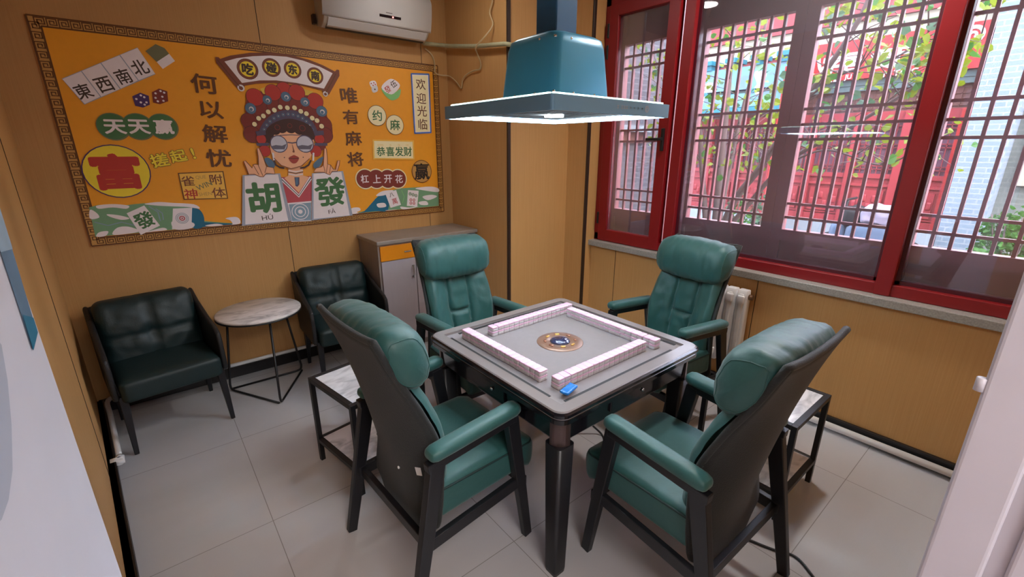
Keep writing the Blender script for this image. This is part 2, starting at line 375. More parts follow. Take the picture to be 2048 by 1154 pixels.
# ------------------------------------------------------------------ window
RX0, RX1 = 1.89, 1.95
win = thing('window_1', 'large red framed window with dark wooden lattice screens outside the glass', 'window', (1.9, -2.3, .886)); win['kind'] = 'structure'
b = MB().bb(RX0, RX1, -3.9, -1.083, .886, .95).bb(RX0, RX1, -3.9, -1.083, 2.70, 2.76)
b.bb(RX0, RX1, -1.132, -1.083, .886, 2.76).bb(RX0-.005, RX1, -1.85, -1.772, .886, 2.74).bb(RX0-.012, RX1, -3.2, -3.125, .886, 2.76)
b.build('frame', RED, win, bevel=.004, world=True)
# inner pane beads, darker
b = MB()
for y0, y1 in ((-3.125, -1.85), (-3.9, -3.2)):
    b.bb(1.925, 1.975, y0, y0+.02, .95, 2.7).bb(1.925, 1.975, y1-.02, y1, .95, 2.7).bb(1.925, 1.975, y0, y1, .95, .97).bb(1.925, 1.975, y0, y1, 2.68, 2.7)
b.build('glazing_bead', mat('dark_red_bead', rgb(74, 16, 30), .4), win, world=True)
GLASS = glass_mat('window_glass', (.93, .90, .93, 1), 1.5, .06)
for y0, y1 in ((-3.125, -1.85), (-3.9, -3.2)):
    MB().bb(1.935, 1.941, y0, y1, .95, 2.70).build('glass_pane', GLASS, win, world=True)
# casement sash
sx0, sx1 = 1.872, 1.93
b = MB().bb(sx0, sx1, -1.218, -1.136, .892, 2.70).bb(sx0, sx1, -1.741, -1.655, .892, 2.70).bb(sx0, sx1, -1.655, -1.218, .892, .985).bb(sx0, sx1, -1.655, -1.218, 2.62, 2.70)
sash = b.build('casement_sash', RED, win, bevel=.004, world=True)
MB().bb(1.90, 1.906, -1.655, -1.218, .985, 2.62).build('glass_pane', GLASS, sash, world=True)
b = MB().bb(1.856, 1.873, -1.715, -1.69, 1.64, 1.80).bb(1.835, 1.856, -1.712, -1.693, 1.715, 1.735).bb(1.832, 1.846, -1.712, -1.575, 1.714, 1.734)
b.build('handle', BLK, sash, bevel=.004, world=True)
for z in (2.53, 2.38, 1.08):
    MB().bb(1.866, 1.89, -1.138, -1.118, z-.05, z+.05).build('hinge', BLK, sash, bevel=.003, world=True)
# lattice screens outside
LX = 2.05
def lattice(y0, y1, ys, ym0, ym1, z0=1.153, z1=2.44):
    """frame from ym0 to ym1, open field y0..y1, bars at ys"""
    b = MB().bb(LX-.02, LX+.04, ym0, y0, .84, 2.80).bb(LX-.02, LX+.04, y1, ym1, .84, 2.80).bb(LX-.02, LX+.04, y0, y1, z1, z1+.07).bb(LX-.02, LX+.04, y0, y1, z0-.07, z0)
    b.bb(LX, LX+.03, y0, y1, z1+.07, 2.72).bb(LX-.02, LX+.04, y0, y1, 2.72, 2.80).bb(LX, LX+.03, y0, y1, .95, z0-.07).bb(LX-.02, LX+.04, y0, y1, .84, .95)
    for z in (2.357, 2.273, 1.889, 1.80, 1.713, 1.32, 1.232): b.bb(LX-.006, LX+.012, y0, y1, z-.008, z+.008)
    for y in ys: b.bb(LX-.008, LX+.014, y-.008, y+.008, z0, z1)
    return b.build('lattice_screen', MAROON, win, world=True)
lattice(-1.602, -1.175, [-1.256, -1.337, -1.417, -1.497, -1.577], -1.65, -1.06)
lattice(-2.416, -1.862, [-1.956-.08*k for k in range(6)], -2.48, -1.685)
lattice(-3.083, -2.55, [-2.623-.077*k for k in range(6)], -3.14, -2.482)
lattice(-3.76, -3.213, [-3.285-.077*k for k in range(7)], -3.85, -3.142)

# ------------------------------------------------------------------ hood lamp above the table
HX, HY = .2236, -2.2469
hood = thing('ceiling_hood_lamp', 'teal square extractor hood with white light strips hanging over the mahjong table', 'lamp', (HX, HY, 1.782))
HT = mat('teal_hood_metal', rgb(66, 158, 198), .35, .1, var=.04)
HTB = mat('blue_duct_metal', rgb(44, 102, 144), .4, .1, var=.08)
LED = mat('white_light_strip', (1, 1, 1, 1), .5, emit=(.86, .96, 1, 1), estr=15)
LEDT = mat('pale_edge_light', (1, 1, 1, 1), .5, emit=(.62, 1, .9, 1), estr=.9)
hh = .335
def sq(h, r=.03, n=5):
    out = []
    for cx, cy, a in ((1, 1, 0), (-1, 1, PI/2), (-1, -1, PI), (1, -1, 1.5*PI)):
        for k in range(n+1): t = a+PI/2*k/n; out.append((cx*(h-r)+r*math.cos(t), cy*(h-r)+r*math.sin(t)))
    return out
def loft(b, rings, mi=0, cap=(True, True), smooth=True):
    n = len(rings[0][0]); vs = [(x, y, z) for ring, z in rings for x, y in ring]
    fs = [(i*n+k, i*n+(k+1) % n, (i+1)*n+(k+1) % n, (i+1)*n+k) for i in range(len(rings)-1) for k in range(n)]
    b.add(vs, fs, mi, smooth)
    if cap[0]: b.add(vs[:n], [tuple(range(n))[::-1]], mi)
    if cap[1]: b.add(vs[-n:], [tuple(range(n))], mi)
    return b
# rim: a hollow tray, open below
b = MB(); o4, i4 = sq(hh, .012), sq(hh-.012, .008)
loft(b, [(i4, .0), (o4, 0), (o4, .05), (i4, .052)], cap=(False, True), smooth=False)
loft(b, [(i4, 0), (i4, .03)], cap=(False, True), smooth=False)
rim = b.build('rim', mat('slate_hood_rim', rgb(112, 160, 192), .35, .1, var=.03), hood)
b = MB(); loft(b, [(sq(.166, .035), .05), (sq(.163, .035), .09), (sq(.148, .04), .255), (sq(.143, .05), .285), (sq(.125, .05), .297), (sq(.07, .02), .312)])
b.build('body', HT, hood)
b = MB(); loft(b, [(sq(.058, .006), .30), (sq(.058, .006), H-1.782)], smooth=False)
b.bb(-.06, .06, -.06, .06, .304, .316).build('duct', HTB, hood)
b = MB()   # underside strips
for sx, sy, x, y in ((.62, .024, 0, .306), (.62, .024, 0, -.306), (.024, .58, .306, 0), (.024, .58, -.306, 0)): b.bb(x-sx/2, x+sx/2, y-sy/2, y+sy/2, .004, .012)
b.build('light_strip', LED, hood)
b = MB().lathe([(.040, .006), (.040, .02)], (0, 0, 0), 32); b.build('centre_light', LED, hood)
b = MB().bb(-.27, .27, -.27, .27, .02, .026)
for k in range(-8, 9): b.bb(-.26, .26, k*.03-.004, k*.03+.004, .014, .02)
b.build('filter_grille', mat('dark_filter_mesh', rgb(40, 46, 50), .6, .2), hood)
b = MB()
for sx, sy, x, y in ((.62, .01, 0, .312), (.62, .01, 0, -.312), (.01, .6, .312, 0), (.01, .6, -.312, 0)): b.bb(x-sx/2, x+sx/2, y-sy/2, y+sy/2, .05, .058)
b.build('edge_light', LEDT, hood)
for x, y, z in ((-.163, -.06, .082), (-.163, .06, .082), (-.06, -.163, .082), (.06, -.163, .082), (-.142, -.06, .272), (-.06, -.142, .272), (-.163, -.163, .082), (-.136, -.136, .272)):
    MB().rbox((x, y, z), (.006, .006, .006), .006, 4).build('screw', CHROME, hood)
# touch controls printed on the rim face towards the doorway
b = MB(); zc = .026; yy = -hh-.0008
def ring2(b, cx, cz, r, w, n=20, a0=0, a1=2*PI, y=yy, mi=0):
    vs = []
    for k in range(n+1):
        t = a0+(a1-a0)*k/n
        vs += [(cx+(r-w)*math.cos(t), y, cz+(r-w)*math.sin(t)), (cx+r*math.cos(t), y, cz+r*math.sin(t))]
    b.add(vs, [(2*k, 2*k+1, 2*k+3, 2*k+2) for k in range(n)], mi)
ring2(b, .175, zc, .012, .003); ring2(b, .175, zc, .006, .0025, 12, .4, 5)
for k, x in enumerate((.145, .12, .096, .074)):
    vs, fs = glyph_mesh('>'if k % 2 else '+', .02); b.add([(x+p[0]*.009, yy, zc+p[1]*.009) for p in vs], fs)
for x in (.05, .036, .022, -.002):
    b.add([(x-.005, yy, zc-.005), (x+.005, yy, zc-.005), (x+.005, yy, zc-.003), (x-.005, yy, zc-.003)], [(0, 1, 2, 3)])
    b.add([(x-.005, yy, zc+.003), (x+.005, yy, zc+.003), (x+.005, yy, zc+.005), (x-.005, yy, zc+.005)], [(0, 1, 2, 3)])
    b.add([(x-.001, yy, zc-.005), (x+.001, yy, zc-.005), (x+.001, yy, zc+.005), (x-.001, yy, zc+.005)], [(0, 1, 2, 3)])
b.build('control_symbols', mat('pale_symbols', rgb(176, 176, 180), .5), hood, recalc=False)

# ceiling downlights out of frame; only the one near the air conditioner is reflected
def downlight(x, y, strength, lab):
    dl = thing('ceiling_downlight', lab, 'lamp', (x, y, H), 0, 'ceiling downlights')
    MB().lathe([(.11, -.02), (.12, -.012), (.12, 0)], (0, 0, 0), 32).build('trim_ring', WHITE, dl)
    MB().lathe([(.09, -.026), (.095, -.018)], (0, 0, 0), 32).build('diffuser', mat('downlight_diffuser_%d' % strength, (1, 1, 1, 1), .5, emit=(1, .97, .94, 1), estr=strength), dl)
downlight(.48, -1.05, 16, 'round white downlight in the ceiling near the air conditioner')
downlight(1.45, -2.75, 75, 'added round fill light in the ceiling near the window')  # unseen lamp added to brighten the pier and the window side

# ------------------------------------------------------------------ mahjong table
TX, TY, TS, TH = .2483, -2.3092, .4655, .782
tab = thing('mahjong_table', 'square automatic mahjong table with grey top and glossy black sides', 'table', (TX, TY, 0))
GLOSS = mat('glossy_black_lacquer', rgb(16, 14, 20), .2, coat=.25, var=.1, spec=.4)
EDGE = mat('taupe_table_edge', rgb(128, 120, 118), .25, .1, var=.04)
CLOTH = mat('grey_table_felt', rgb(122, 114, 114), .85, var=.06, scale=40, bump=.1, bscale=300)
def ring_loft(b, outer, inner, mi=0):
    n = len(outer)
    return b
def frame_ring(b, ro, ri, z0, z1, rr=.045, ri_r=.006, mi=0):
    o_, i_ = sq(ro, rr, 6), sq(ri, ri_r, 6)
    loft(b, [(o_, z0), (o_, z1-.006), (sq(ro-.006, rr, 6), z1), (i_, z1), (i_, z0)], mi, cap=(False, False), smooth=False)
    n = len(o_); vs = [(x, y, z0) for x, y in o_]+[(x, y, z0) for x, y in i_]
    b.add(vs, [(k, n+k, n+(k+1) % n, (k+1) % n) for k in range(n)], mi)
b = MB(); frame_ring(b, TS-.004, TS-.058, TH-.03, TH); b.build('top_edge', EDGE, tab)
b = MB(); frame_ring(b, TS+.002, TS-.02, TH-.022, TH-.004, .048); frame_ring(b, TS-.002, TS-.03, TH-.05, TH-.026, .048); b.build('edge_band', GLOSS, tab)
b = MB().bb(-TS+.058, TS-.058, -TS+.058, TS-.058, TH-.03, TH-.012); b.build('felt_top', CLOTH, tab)
# slots where the tile walls rise
b = MB()
for k in range(4):
    Mz = Matrix.Rotation(k*PI/2, 4, 'Z')
    b.box((.02, .392, TH-.0115), (.70, .016, .003), 0, Mz)
b.build('tile_slot', mat('black_slot', rgb(16, 15, 17), .6), tab)
b = MB(); loft(b, [(sq(TS-.055, .05, 6), .615), (sq(TS-.034, .05, 6), .64), (sq(TS-.028, .05, 6), TH-.05)], cap=(True, True), smooth=False)
b.build('apron', GLOSS, tab)
for sx in (-1, 1):
    for sy in (-1, 1):
        # quarter round bronze corner piece
        cx, cy = sx*(TS-.078), sy*(TS-.078); pts = []
        a0 = {(1, 1): 0, (-1, 1): PI/2, (-1, -1): PI, (1, -1): 1.5*PI}[(sx, sy)]
        pts = [(cx+.054*math.cos(a0+PI/2*k/8), cy+.054*math.sin(a0+PI/2*k/8)) for k in range(9)]+[(cx, cy)]
        MB().prism(pts, .618, TH-.052).build('corner_cover', mat('bronze_corner', rgb(84, 68, 66), .3, .6), tab)
        lx, ly = sx*(TS-.062), sy*(TS-.062); b = MB()
        loft(b, [([(lx+x, ly+y) for x, y in sq(.030, .012)], 0), ([(lx+x, ly+y) for x, y in sq(.032, .012)], .02), ([(lx+x, ly+y) for x, y in sq(.042, .016)], .618)])
        b.build('leg', WOOD, tab)
for k in range(4):   # a drawer on each side
    Mz = Matrix.Rotation(k*PI/2, 4, 'Z'); b = MB()
    b.box((-.02, -TS+.028, .69), (.28, .012, .055), 0, Mz); dr = b.build('drawer', GLOSS, tab, bevel=.004)
    b = MB().lathe([(.008, 0), (.008, .006), (.004, .008)], (0, 0, 0), 16)
    b.v = [tuple(Mz @ Vector((-.02+x+.06, -TS+.021-z, .695+y))) for x, y, z in b.v]
    b.build('drawer_lock', CHROME, dr)
# centre dice well
b = MB().lathe([(.112, -.014), (.112, .001), (.108, .004), (.055, .007), (.052, .004)], (-.004, .002, TH-.012), 48)
ctr = b.build('centre_disc', mat('bronze_disc', rgb(142, 112, 96), .3, .4), tab)
b = MB().lathe([(.05, .003), (.047, .010), (.035, .017), (.018, .021), (.001, .022)], (-.004, .002, TH-.012), 32)
b.build('dice_dome', mat('smoky_dome', rgb(56, 62, 92), .06, .2, coat=.8), ctr)
for k in range(8):
    a = k*PI/4+.2; x, y = -.004+.073*math.cos(a), .002+.073*math.sin(a)
    b = MB().rbox((0, 0, 0), (.012, .006, .004), .004, 5); b.v = [(x+p[0]*math.cos(a+PI/2)-p[1]*math.sin(a+PI/2), y+p[0]*math.sin(a+PI/2)+p[1]*math.cos(a+PI/2), TH-.004+p[2]) for p in b.v]
    b.build('button', mat('gold_button', rgb(214, 170, 96), .3, .6) if k % 4 in (1, 2) else mat('bronze_button', rgb(150, 104, 84), .3, .5), ctr)

# mahjong tiles: four walls of seventeen stacks, two high
TP = mat('pink_tile_back', rgb(220, 180, 204), .3, var=.02)
TW = mat('ivory_tile_face', rgb(190, 182, 184), .35, var=.03)
b = MB().rbox((0, 0, .0075), (.0163, .022, .0078), .003, 4, mi=1)
b.rbox((0, 0, .0190), (.0163, .022, .0046), .003, 4, mi=0)
tile0 = b.build('mahjong_tile', [TP, TW])
TZ = TH-.012
walls = [ # start x,y, direction angle, label, group
 ((-.078, -1.972), -PI/2, 'pink backed mahjong tile in the wall nearest the left recliner', 'mahjong tiles in the left wall', (0, 2)),
 ((-.085, -2.608), 0, 'pink backed mahjong tile in the wall ending beside the small blue bag', 'mahjong tiles in the near wall', (2,)),
 ((.028, -2.034), 0, 'pink backed mahjong tile in the wall on the cabinet side of the table', 'mahjong tiles in the far wall', (1,)),
 ((.538, -2.085), -PI/2, 'pink backed mahjong tile in the wall on the window side of the table', 'mahjong tiles in the right wall', (15,)),
]
first = True; random.seed(5)
for (x0, y0), a, lab, grp, gaps in walls:
    off = 0
    for i in range(17):
        if i in gaps and i: off += .003
        for lv in (0, 1):
            t = tile0 if first else tile0.copy()
            if not first: C.objects.link(t)
            first = False
            s = (i+.5)*.0331+off
            t.location = (x0+math.cos(a)*s+random.uniform(-.0006, .0006), y0+math.sin(a)*s, TZ+.0003+lv*.0237)
            t.rotation_euler = (0, 0, a); tag(t, lab, 'mahjong tile', grp)
# crumpled little blue bag at the near corner
b = MB()
BLUE = mat('blue_plastic_film', rgb(20, 110, 190), .3, var=.2, scale=60, bump=.6, bscale=60)
p0 = at(1133, 779, Z=TH)
def crum(q):
    n_ = noise.noise(q*60); return q+Vector((0, 0, abs(n_)*.004))
b.rbox((0, 0, 0), (.040, .019, .006), .006, 12, fn=crum)
o = b.build('plastic_bag', BLUE); o.location = (p0.x, p0.y-.012, TH+.0065); o.rotation_euler = (0, 0, .25)
tag(o, 'small crumpled blue plastic bag on the near corner of the mahjong table', 'bag')

# ------------------------------------------------------------------ recliner armchairs
SZ = [.19, .30, .45, .65, .82, .95, 1.04, 1.096]
SW = [.19, .235, .240, .236, .224, .218, .219, .222]
SY = [-.215, -.222, -.235, -.275, -.310, -.340, -.362, -.378]
SK = [.005, .015, .05, .095, .070, .035, .015, .004]
def ipc(L, z):
    z = max(SZ[0], min(SZ[-1], z))
    i = max(k for k in range(len(SZ)-1) if SZ[k] <= z); n = len(SZ)
    t = (z-SZ[i])/(SZ[i+1]-SZ[i]); h = SZ[i+1]-SZ[i]
    def sl(k): return (L[min(k+1, n-1)]-L[max(k-1, 0)])/(SZ[min(k+1, n-1)]-SZ[max(k-1, 0)])
    return (2*t**3-3*t*t+1)*L[i]+(t**3-2*t*t+t)*h*sl(i)+(-2*t**3+3*t*t)*L[i+1]+(t**3-t*t)*h*sl(i+1)
def shell_y(x, z): return ipc(SY, z)+ipc(SK, z)*min(1.1, abs(x)/ipc(SW, z))**2.2
def shell_pt(u, v):
    """u across -1..1, v 0 bottom..1 top"""
    z = .19+v*.905; zz = z+(.012*abs(u)**2.5*(v-.9)*10 if v > .9 else 0)
    if v < .15: zz += .10*(1-v/.15)*abs(u)**3
    return (u*ipc(SW, z), shell_y(u*ipc(SW, z), z), zz)
def back_y(z): return -.235-(z-.45)*.235
def make_recliner():
    root = thing('recliner_armchair', 'x', 'armchair')
    for sx in (-1, 1):
        b = MB().bar((sx*.262, .236, 0), (sx*.270, .132, .655), .030, .040, .036, .058); b.build('front_leg', WOOD, root, bevel=.004)
        b = MB().bar((sx*.283, -.345, 0), (sx*.272, -.215, .63), .030, .040, .036, .062); b.build('rear_leg', WOOD, root, bevel=.004)
        b = MB().bar((sx*.271, .150, .650), (sx*.272, -.255, .622), .036, .034, side=(1, 0, 0)); ar = b.build('arm_rail', WOOD, root, bevel=.004)
        def pf(q):
            q.z *= 1.0-.25*max(0, -q.y/.23-.5); q.z += q.y*.06; return q
        MB().rbox((sx*.271, -.040, .678), (.036, .208, .027), .026, 12, fn=pf).build('arm_pad', TEAL, root)
        b = MB().bar((sx*.268, .190, .325), (sx*.272, -.285, .295), .024, .05); b.build('side_rail', WOOD, root, bevel=.003)
    MB().bar((-.268, .215, .30), (.268, .215, .30), .024, .045, side=(0, 1, 0)).build('front_rail', WOOD, root, bevel=.003)
    MB().bar((-.268, -.265, .29), (.268, -.265, .29), .024, .045, side=(0, 1, 0)).build('rear_rail', WOOD, root, bevel=.003)
    def sf(q):
        u, v = q.x/.248, q.y/.25
        if q.z > 0: q.z += .016*(1-u*u)*(1-v*v)
        if q.y > .2: q.z -= .012; q.y += .012*(1-(q.z/.075)**2)
        return q
    seat = MB().rbox((0, .04, .415), (.246, .245, .072), .028, 16, fn=sf).build('seat_cushion', TEAL, root)
    lp = [(x*.99, y*.985+.04, .415+.058) for x, y in sq(.248, .03, 4)]; lp = [(x, y*1.0, z-.012*(y > .24)) for x, y, z in lp]
    MB().tube(lp, .0045, 6, closed=True).build('piping', SEAM, seat)
    # shell: closed sheet
    b = MB(); nu, nv = 20, 36
    b.grid(lambda u, v: shell_pt(2*u-1, v), nu, nv)
    sh = b.build('back_shell', TEAL_SHADE, root, solid=.022)
    edge = [shell_pt(-1, v/30) for v in range(31)]+[shell_pt(u/10-1, 1) for u in range(1, 21)]+[shell_pt(1, v/30) for v in range(30, -1, -1)]+[shell_pt(1-u/10, 0) for u in range(1, 20)]
    MB().tube(edge, .012, 8, closed=True).build('shell_piping', TEAL_SHADE, sh)
    # three channel back cushion
    def front(u, v):
        z = .455+v*.50; hw = .226-.012*abs(v-.45)-.018*max(0, v-.75)*4*.5
        x = (2*u-1)*hw; s1 = .070+.022*(1-v)**2*-1+.012*math.sin(v*PI)
        ax = abs(x)
        if ax < s1: prof = 1-(ax/s1)**4
        else: t = (ax-s1)/(hw-s1); prof = max(0, 1-abs(2*t-1)**2.6)
        dz = .046*prof**.6
        if ax < s1: dz *= min(1, .35+abs(v-.42)*20)
        edge_ = min(1, (1-abs(2*u-1))*7, (1-abs(2*v-1))*7)
        dz = (dz+.052-.018*v)*max(0, edge_)**.45
        if ax >= s1: dz += .012*math.sin(v*PI)
        wr = noise.noise(Vector((x*26, z*18, 3.1)))*.005+noise.noise(Vector((x*50, z*70, 1.1)))*.003*max(0, 1-abs(ax-s1)/.04)
        return (x, max(back_y(z)+.022+dz, shell_y(x, z)+.020+dz*.7)+wr, z)
    b = MB(); b.grid(front, 72, 48)
    b.grid(lambda u, v: (front(u, v)[0], shell_y(front(u, v)[0], .455+v*.5)+.016, .455+v*.50), 44, 40)
    bc = b.build('back_cushion', TEAL, root)
    # bolster headrest
    b = MB(); n = 28; rings = []
    L = .25
    for i in range(49):
        t = -1+2*i/48; x = t*L; k = max(.02, (1-abs(t)**9))**.5*(1+.03*math.cos(t*PI))
        ring = []
        for j in range(n):
            a = 2*PI*j/n; cy, cz = math.cos(a), math.sin(a)
            e = .8
            y = math.copysign(abs(cy)**e, cy)*.088*k; z = math.copysign(abs(cz)**e, cz)*.122*k
            y *= 1+.18*(z/.122); 
            wr = noise.noise(Vector((x*16, a*3, 0)))*.005+noise.noise(Vector((x*48, a*1.2, 9)))*(.0025+.006*abs(t)**2)
            y += wr*cy; z += wr*cz
            ring.append((x, -.262+y-(z)*.26, 1.005+z))
        rings.append(ring)
    vs = [p for r in rings for p in r]; fs = [(i*n+j, i*n+(j+1) % n, (i+1)*n+(j+1) % n, (i+1)*n+j) for i in range(48) for j in range(n)]
    fs += [tuple(range(n))[::-1], tuple(range(48*n, 49*n))]
    b.add(vs, fs, 0, True); hr = b.build('headrest', TEAL, root)
    for sx in (-1, 1):
        pts = [Vector(p)*1.0 for p in (rings[2] if sx < 0 else rings[46])]
        MB().tube(pts, .0022, 6, closed=True).build('headrest_piping', TEAL, hr)
    return root
rec = make_recliner()
poses = [(-.375, -2.25, -1.52, 'teal recliner armchair left of the mahjong table, its back towards the square side table'),
         (.279, -2.968, -.024, 'teal recliner armchair nearest the doorway on the right, seen from behind'),
         (.271, -1.568, 3.108, 'teal recliner armchair in front of the grey cabinet, facing the doorway'),
         (1.152, -2.278, 1.471, 'teal recliner armchair in front of the window and radiator')]
for i, (x, y, th, lab) in enumerate(poses):
    r = rec if i == 0 else copy_tree(rec)
    r.location = (x, y, 0); r.rotation_euler = (0, 0, th); tag(r, lab, 'armchair', 'recliner armchairs around the mahjong table')
r0 = rec
b = MB().lathe([(.006, 0), (.006, .004), (.003, .006)], (0, 0, 0), 12); b.v = [(x+.06, shell_y(.06, .50)-.011-z, .50+y) for x, y, z in b.v]; b.build('shell_button', WHITE, r0)
b = MB(); b.add([(x_, shell_y(x_, z_)-.0135, z_) for x_, z_ in ((.160, .515), (.183, .52), (.180, .555), (.157, .55))], [(0, 1, 2, 3)])
b.build('paper_tag', WHITE, r0, solid=.001)

# ------------------------------------------------------------------ lounge armchairs by the wall
def make_lounge():
    root = thing('lounge_armchair', 'x', 'armchair')
    def sf(q):
        if q.z > 0: q.z += .014*(1-(q.x/.25)**2)*(1-(q.y/.25)**2)
        return q
    MB().rbox((0, .02, .385), (.242, .255, .065), .03, 14, fn=sf).build('seat_cushion', LEATH, root)
    def cf(q):
        u, v = q.x/.255, q.z/.2
        if q.y > 0:
            d = min(abs(q.x), .035)/.035; e = min(abs(q.z+.02), .03)/.03
            q.y -= .024*(1-d)**2+.018*(1-e)**2+.02*max(0, 1-math.hypot(q.x, q.z+.02)/.07)
            q.y += .03*(1-u*u)*(1-v*v)
        q.y -= q.z*.22; q += Vector((0, 1, 0))*noise.noise(q*22)*.006
        return q
    MB().rbox((0, -.185, .60), (.247, .062, .195), .05, 30, fn=cf).build('back_cushion', LEATH, root)
    b = MB(); b.grid(lambda u, v: ((2*u-1)*(.275-.012*(1-v)), -.262-.07*v+.02*abs(2*u-1)**2, .30+v*.46-.015*abs(2*u-1)**3), 14, 12)
    b.build('back_shell', LEATHD, root, solid=.03)
    for sx in (-1, 1):
        prof = [(-.325, .76), (-.20, .70), (.02, .635), (.17, .60), (.215, .575), (.225, .53), (.235, .34), (-.25, .31)]
        b = MB(); b.prism(prof, sx*.250, sx*.279, axis=0); b.build('arm_panel', LEATHD, root, bevel=.012, seg=3)
    for sx in (-1, 1):
        MB().bar((sx*.245, .24, 0), (sx*.235, .20, .35), .022, .022, .042, .042).build('leg', WOOD, root, bevel=.003)
        MB().bar((sx*.245, -.26, 0), (sx*.235, -.20, .35), .022, .022, .042, .042).build('leg', WOOD, root, bevel=.003)
    return root
lg = make_lounge(); lg.location = (-1.275, -.415, 0); lg.rotation_euler = (0, 0, PI+.13)
tag(lg, 'dark green leather lounge armchair in the left corner beneath the mural', 'armchair', 'lounge armchairs under the mural')
l2 = copy_tree(lg); l2.location = (-.158, -.39, 0); l2.rotation_euler = (0, 0, PI-.06)
tag(l2, 'dark green leather lounge armchair between the round table and the cabinet', 'armchair', 'lounge armchairs under the mural')

# ------------------------------------------------------------------ round side table
rt = thing('round_side_table', 'round marble topped side table on black wire legs between two lounge armchairs', 'table', (-.712, -.365, 0))
b = MB().lathe([(.256, .588), (.262, .592), (.262, .602), (.257, .606)], n=64); b.build('marble_top', MARBLE, rt)
b = MB().lathe([(.257, .578), (.263, .580), (.263, .5875), (.2, .5875)], n=64); b.build('rim', BLK, rt)
tri = [(-.01, -.275), (.245, .15), (-.245, .155)]
tops = [(.02, -.2), (.17, .11), (-.18, .11)]
for k in range(3):
    a, c = Vector((*tri[k], .008)), Vector((*tri[(k+1) % 3], .008)); t = Vector((*tops[k], .585))
    u = (c-a).normalized()
    pts = [t, a+(t-a)*.12]+catmull([a+(t-a)*.07, a+(t-a)*.015+u*.012, a+u*.05], 4)+[c-u*.015]
    MB().tube(pts, .0075, 8).build('wire_leg', BLK, rt)

# ------------------------------------------------------------------ square stools / tea tables
def make_stool():
    root = thing('square_side_table', 'x', 'side table'); h, w_, z1 = .215, .024, .51
    for sx in (-1, 1):
        for sy in (-1, 1):
            MB().box((sx*(h-w_/2), sy*(h-w_/2), z1/2), (w_, w_, z1)).build('leg', BLK, root, bevel=.002)
    for nm, z in (('top_frame', z1-w_/2), ('lower_frame', .13)):
        b = MB()
        for sx in (-1, 1): b.box((sx*(h-w_/2), 0, z), (w_, 2*h-2*w_, w_)).box((0, sx*(h-w_/2), z), (2*h-2*w_, w_, w_))
        b.build(nm, BLK, root, bevel=.002)
    MB().box((0, 0, z1-.012), (2*h-2*w_-.002, 2*h-2*w_-.002, .016)).build('marble_top', MARBLE, root, bevel=.002)
    MB().box((0, 0, .136), (2*h-2*w_-.002, 2*h-2*w_-.002, .012)).build('marble_shelf', MARBLE, root, bevel=.002)
    return root
st = make_stool(); st.location = (-.445, -1.562, 0); st.rotation_euler = (0, 0, .17)
tag(st, 'square black framed side table with marble top behind the left recliner', 'side table', 'square marble side tables')
s2 = copy_tree(st); s2.location = (1.03, -2.975, 0); s2.rotation_euler = (0, 0, 0)
tag(s2, 'square black framed side table with marble top between two recliners near the window wall', 'side table', 'square marble side tables')

# ------------------------------------------------------------------ cabinet
CABW = mat('grey_oak_board', rgb(150, 136, 128), .5, var=.14, scale=6, stretch=(6, 6, .7))
CABD = mat('lilac_grey_door', rgb(170, 160, 164), .5, var=.05, scale=8, stretch=(8, 8, 1))
CABT = mat('grey_stone_laminate', rgb(150, 138, 128), .4, var=.2, scale=18)
CABO = mat('orange_drawer_front', rgb(226, 138, 14), .4, var=.03)
cb = thing('cabinet', 'grey wooden cabinet with orange drawers standing in the corner behind a recliner', 'cabinet', (.61, -.2, 0))
x0, x1, yb, yf = .155, 1.075, -.012, -.395
b = MB().bb(x0, x0+.018, yf, yb, .06, .94).bb(x1-.018, x1, yf, yb, .06, .94).bb(x0, x1, yb-.012, yb, .06, .94).bb(x0, x1, yf, yb, .06, .08).bb(x0+.02, x1-.02, yf+.04, yb, 0, .06).bb(x0, x1, yf+.02, yb, .80, .815).bb(x0, x1, yf, yf+.02, .925, .94)
b.build('body', CABW, cb, bevel=.002, world=True)
MB().bb(x0-.012, x1+.01, yf-.025, 0-.003, .94, .972).build('top', CABT, cb, bevel=.006, world=True)
for k in range(2):
    a = x0+.014+k*.448; dr = MB().bb(a, a+.443, yf-.016, yf+.01, .808, .928).build('drawer', CABO, cb, bevel=.003, world=True)
    MB().bb(a+.195, a+.255, yf-.034, yf-.026, .862, .872).bb(a+.2, a+.206, yf-.03, yf-.016, .863, .871).bb(a+.244, a+.25, yf-.03, yf-.016, .863, .871).build('handle', SILVER, dr, bevel=.002, world=True)
for k in range(3):
    a = x0+.016+k*.298; d_ = MB().bb(a, a+.293, yf-.016, yf+.004, .075, .803).build('door', CABD, cb, bevel=.003, world=True)
    hx = a+.262 if k != 1 else a+.03
    MB().bb(hx-.005, hx+.005, yf-.042, yf-.034, .64, .75).bb(hx-.004, hx+.004, yf-.04, yf-.016, .645, .655).bb(hx-.004, hx+.004, yf-.04, yf-.016, .735, .745).build('handle', SILVER, d_, bevel=.002, world=True)

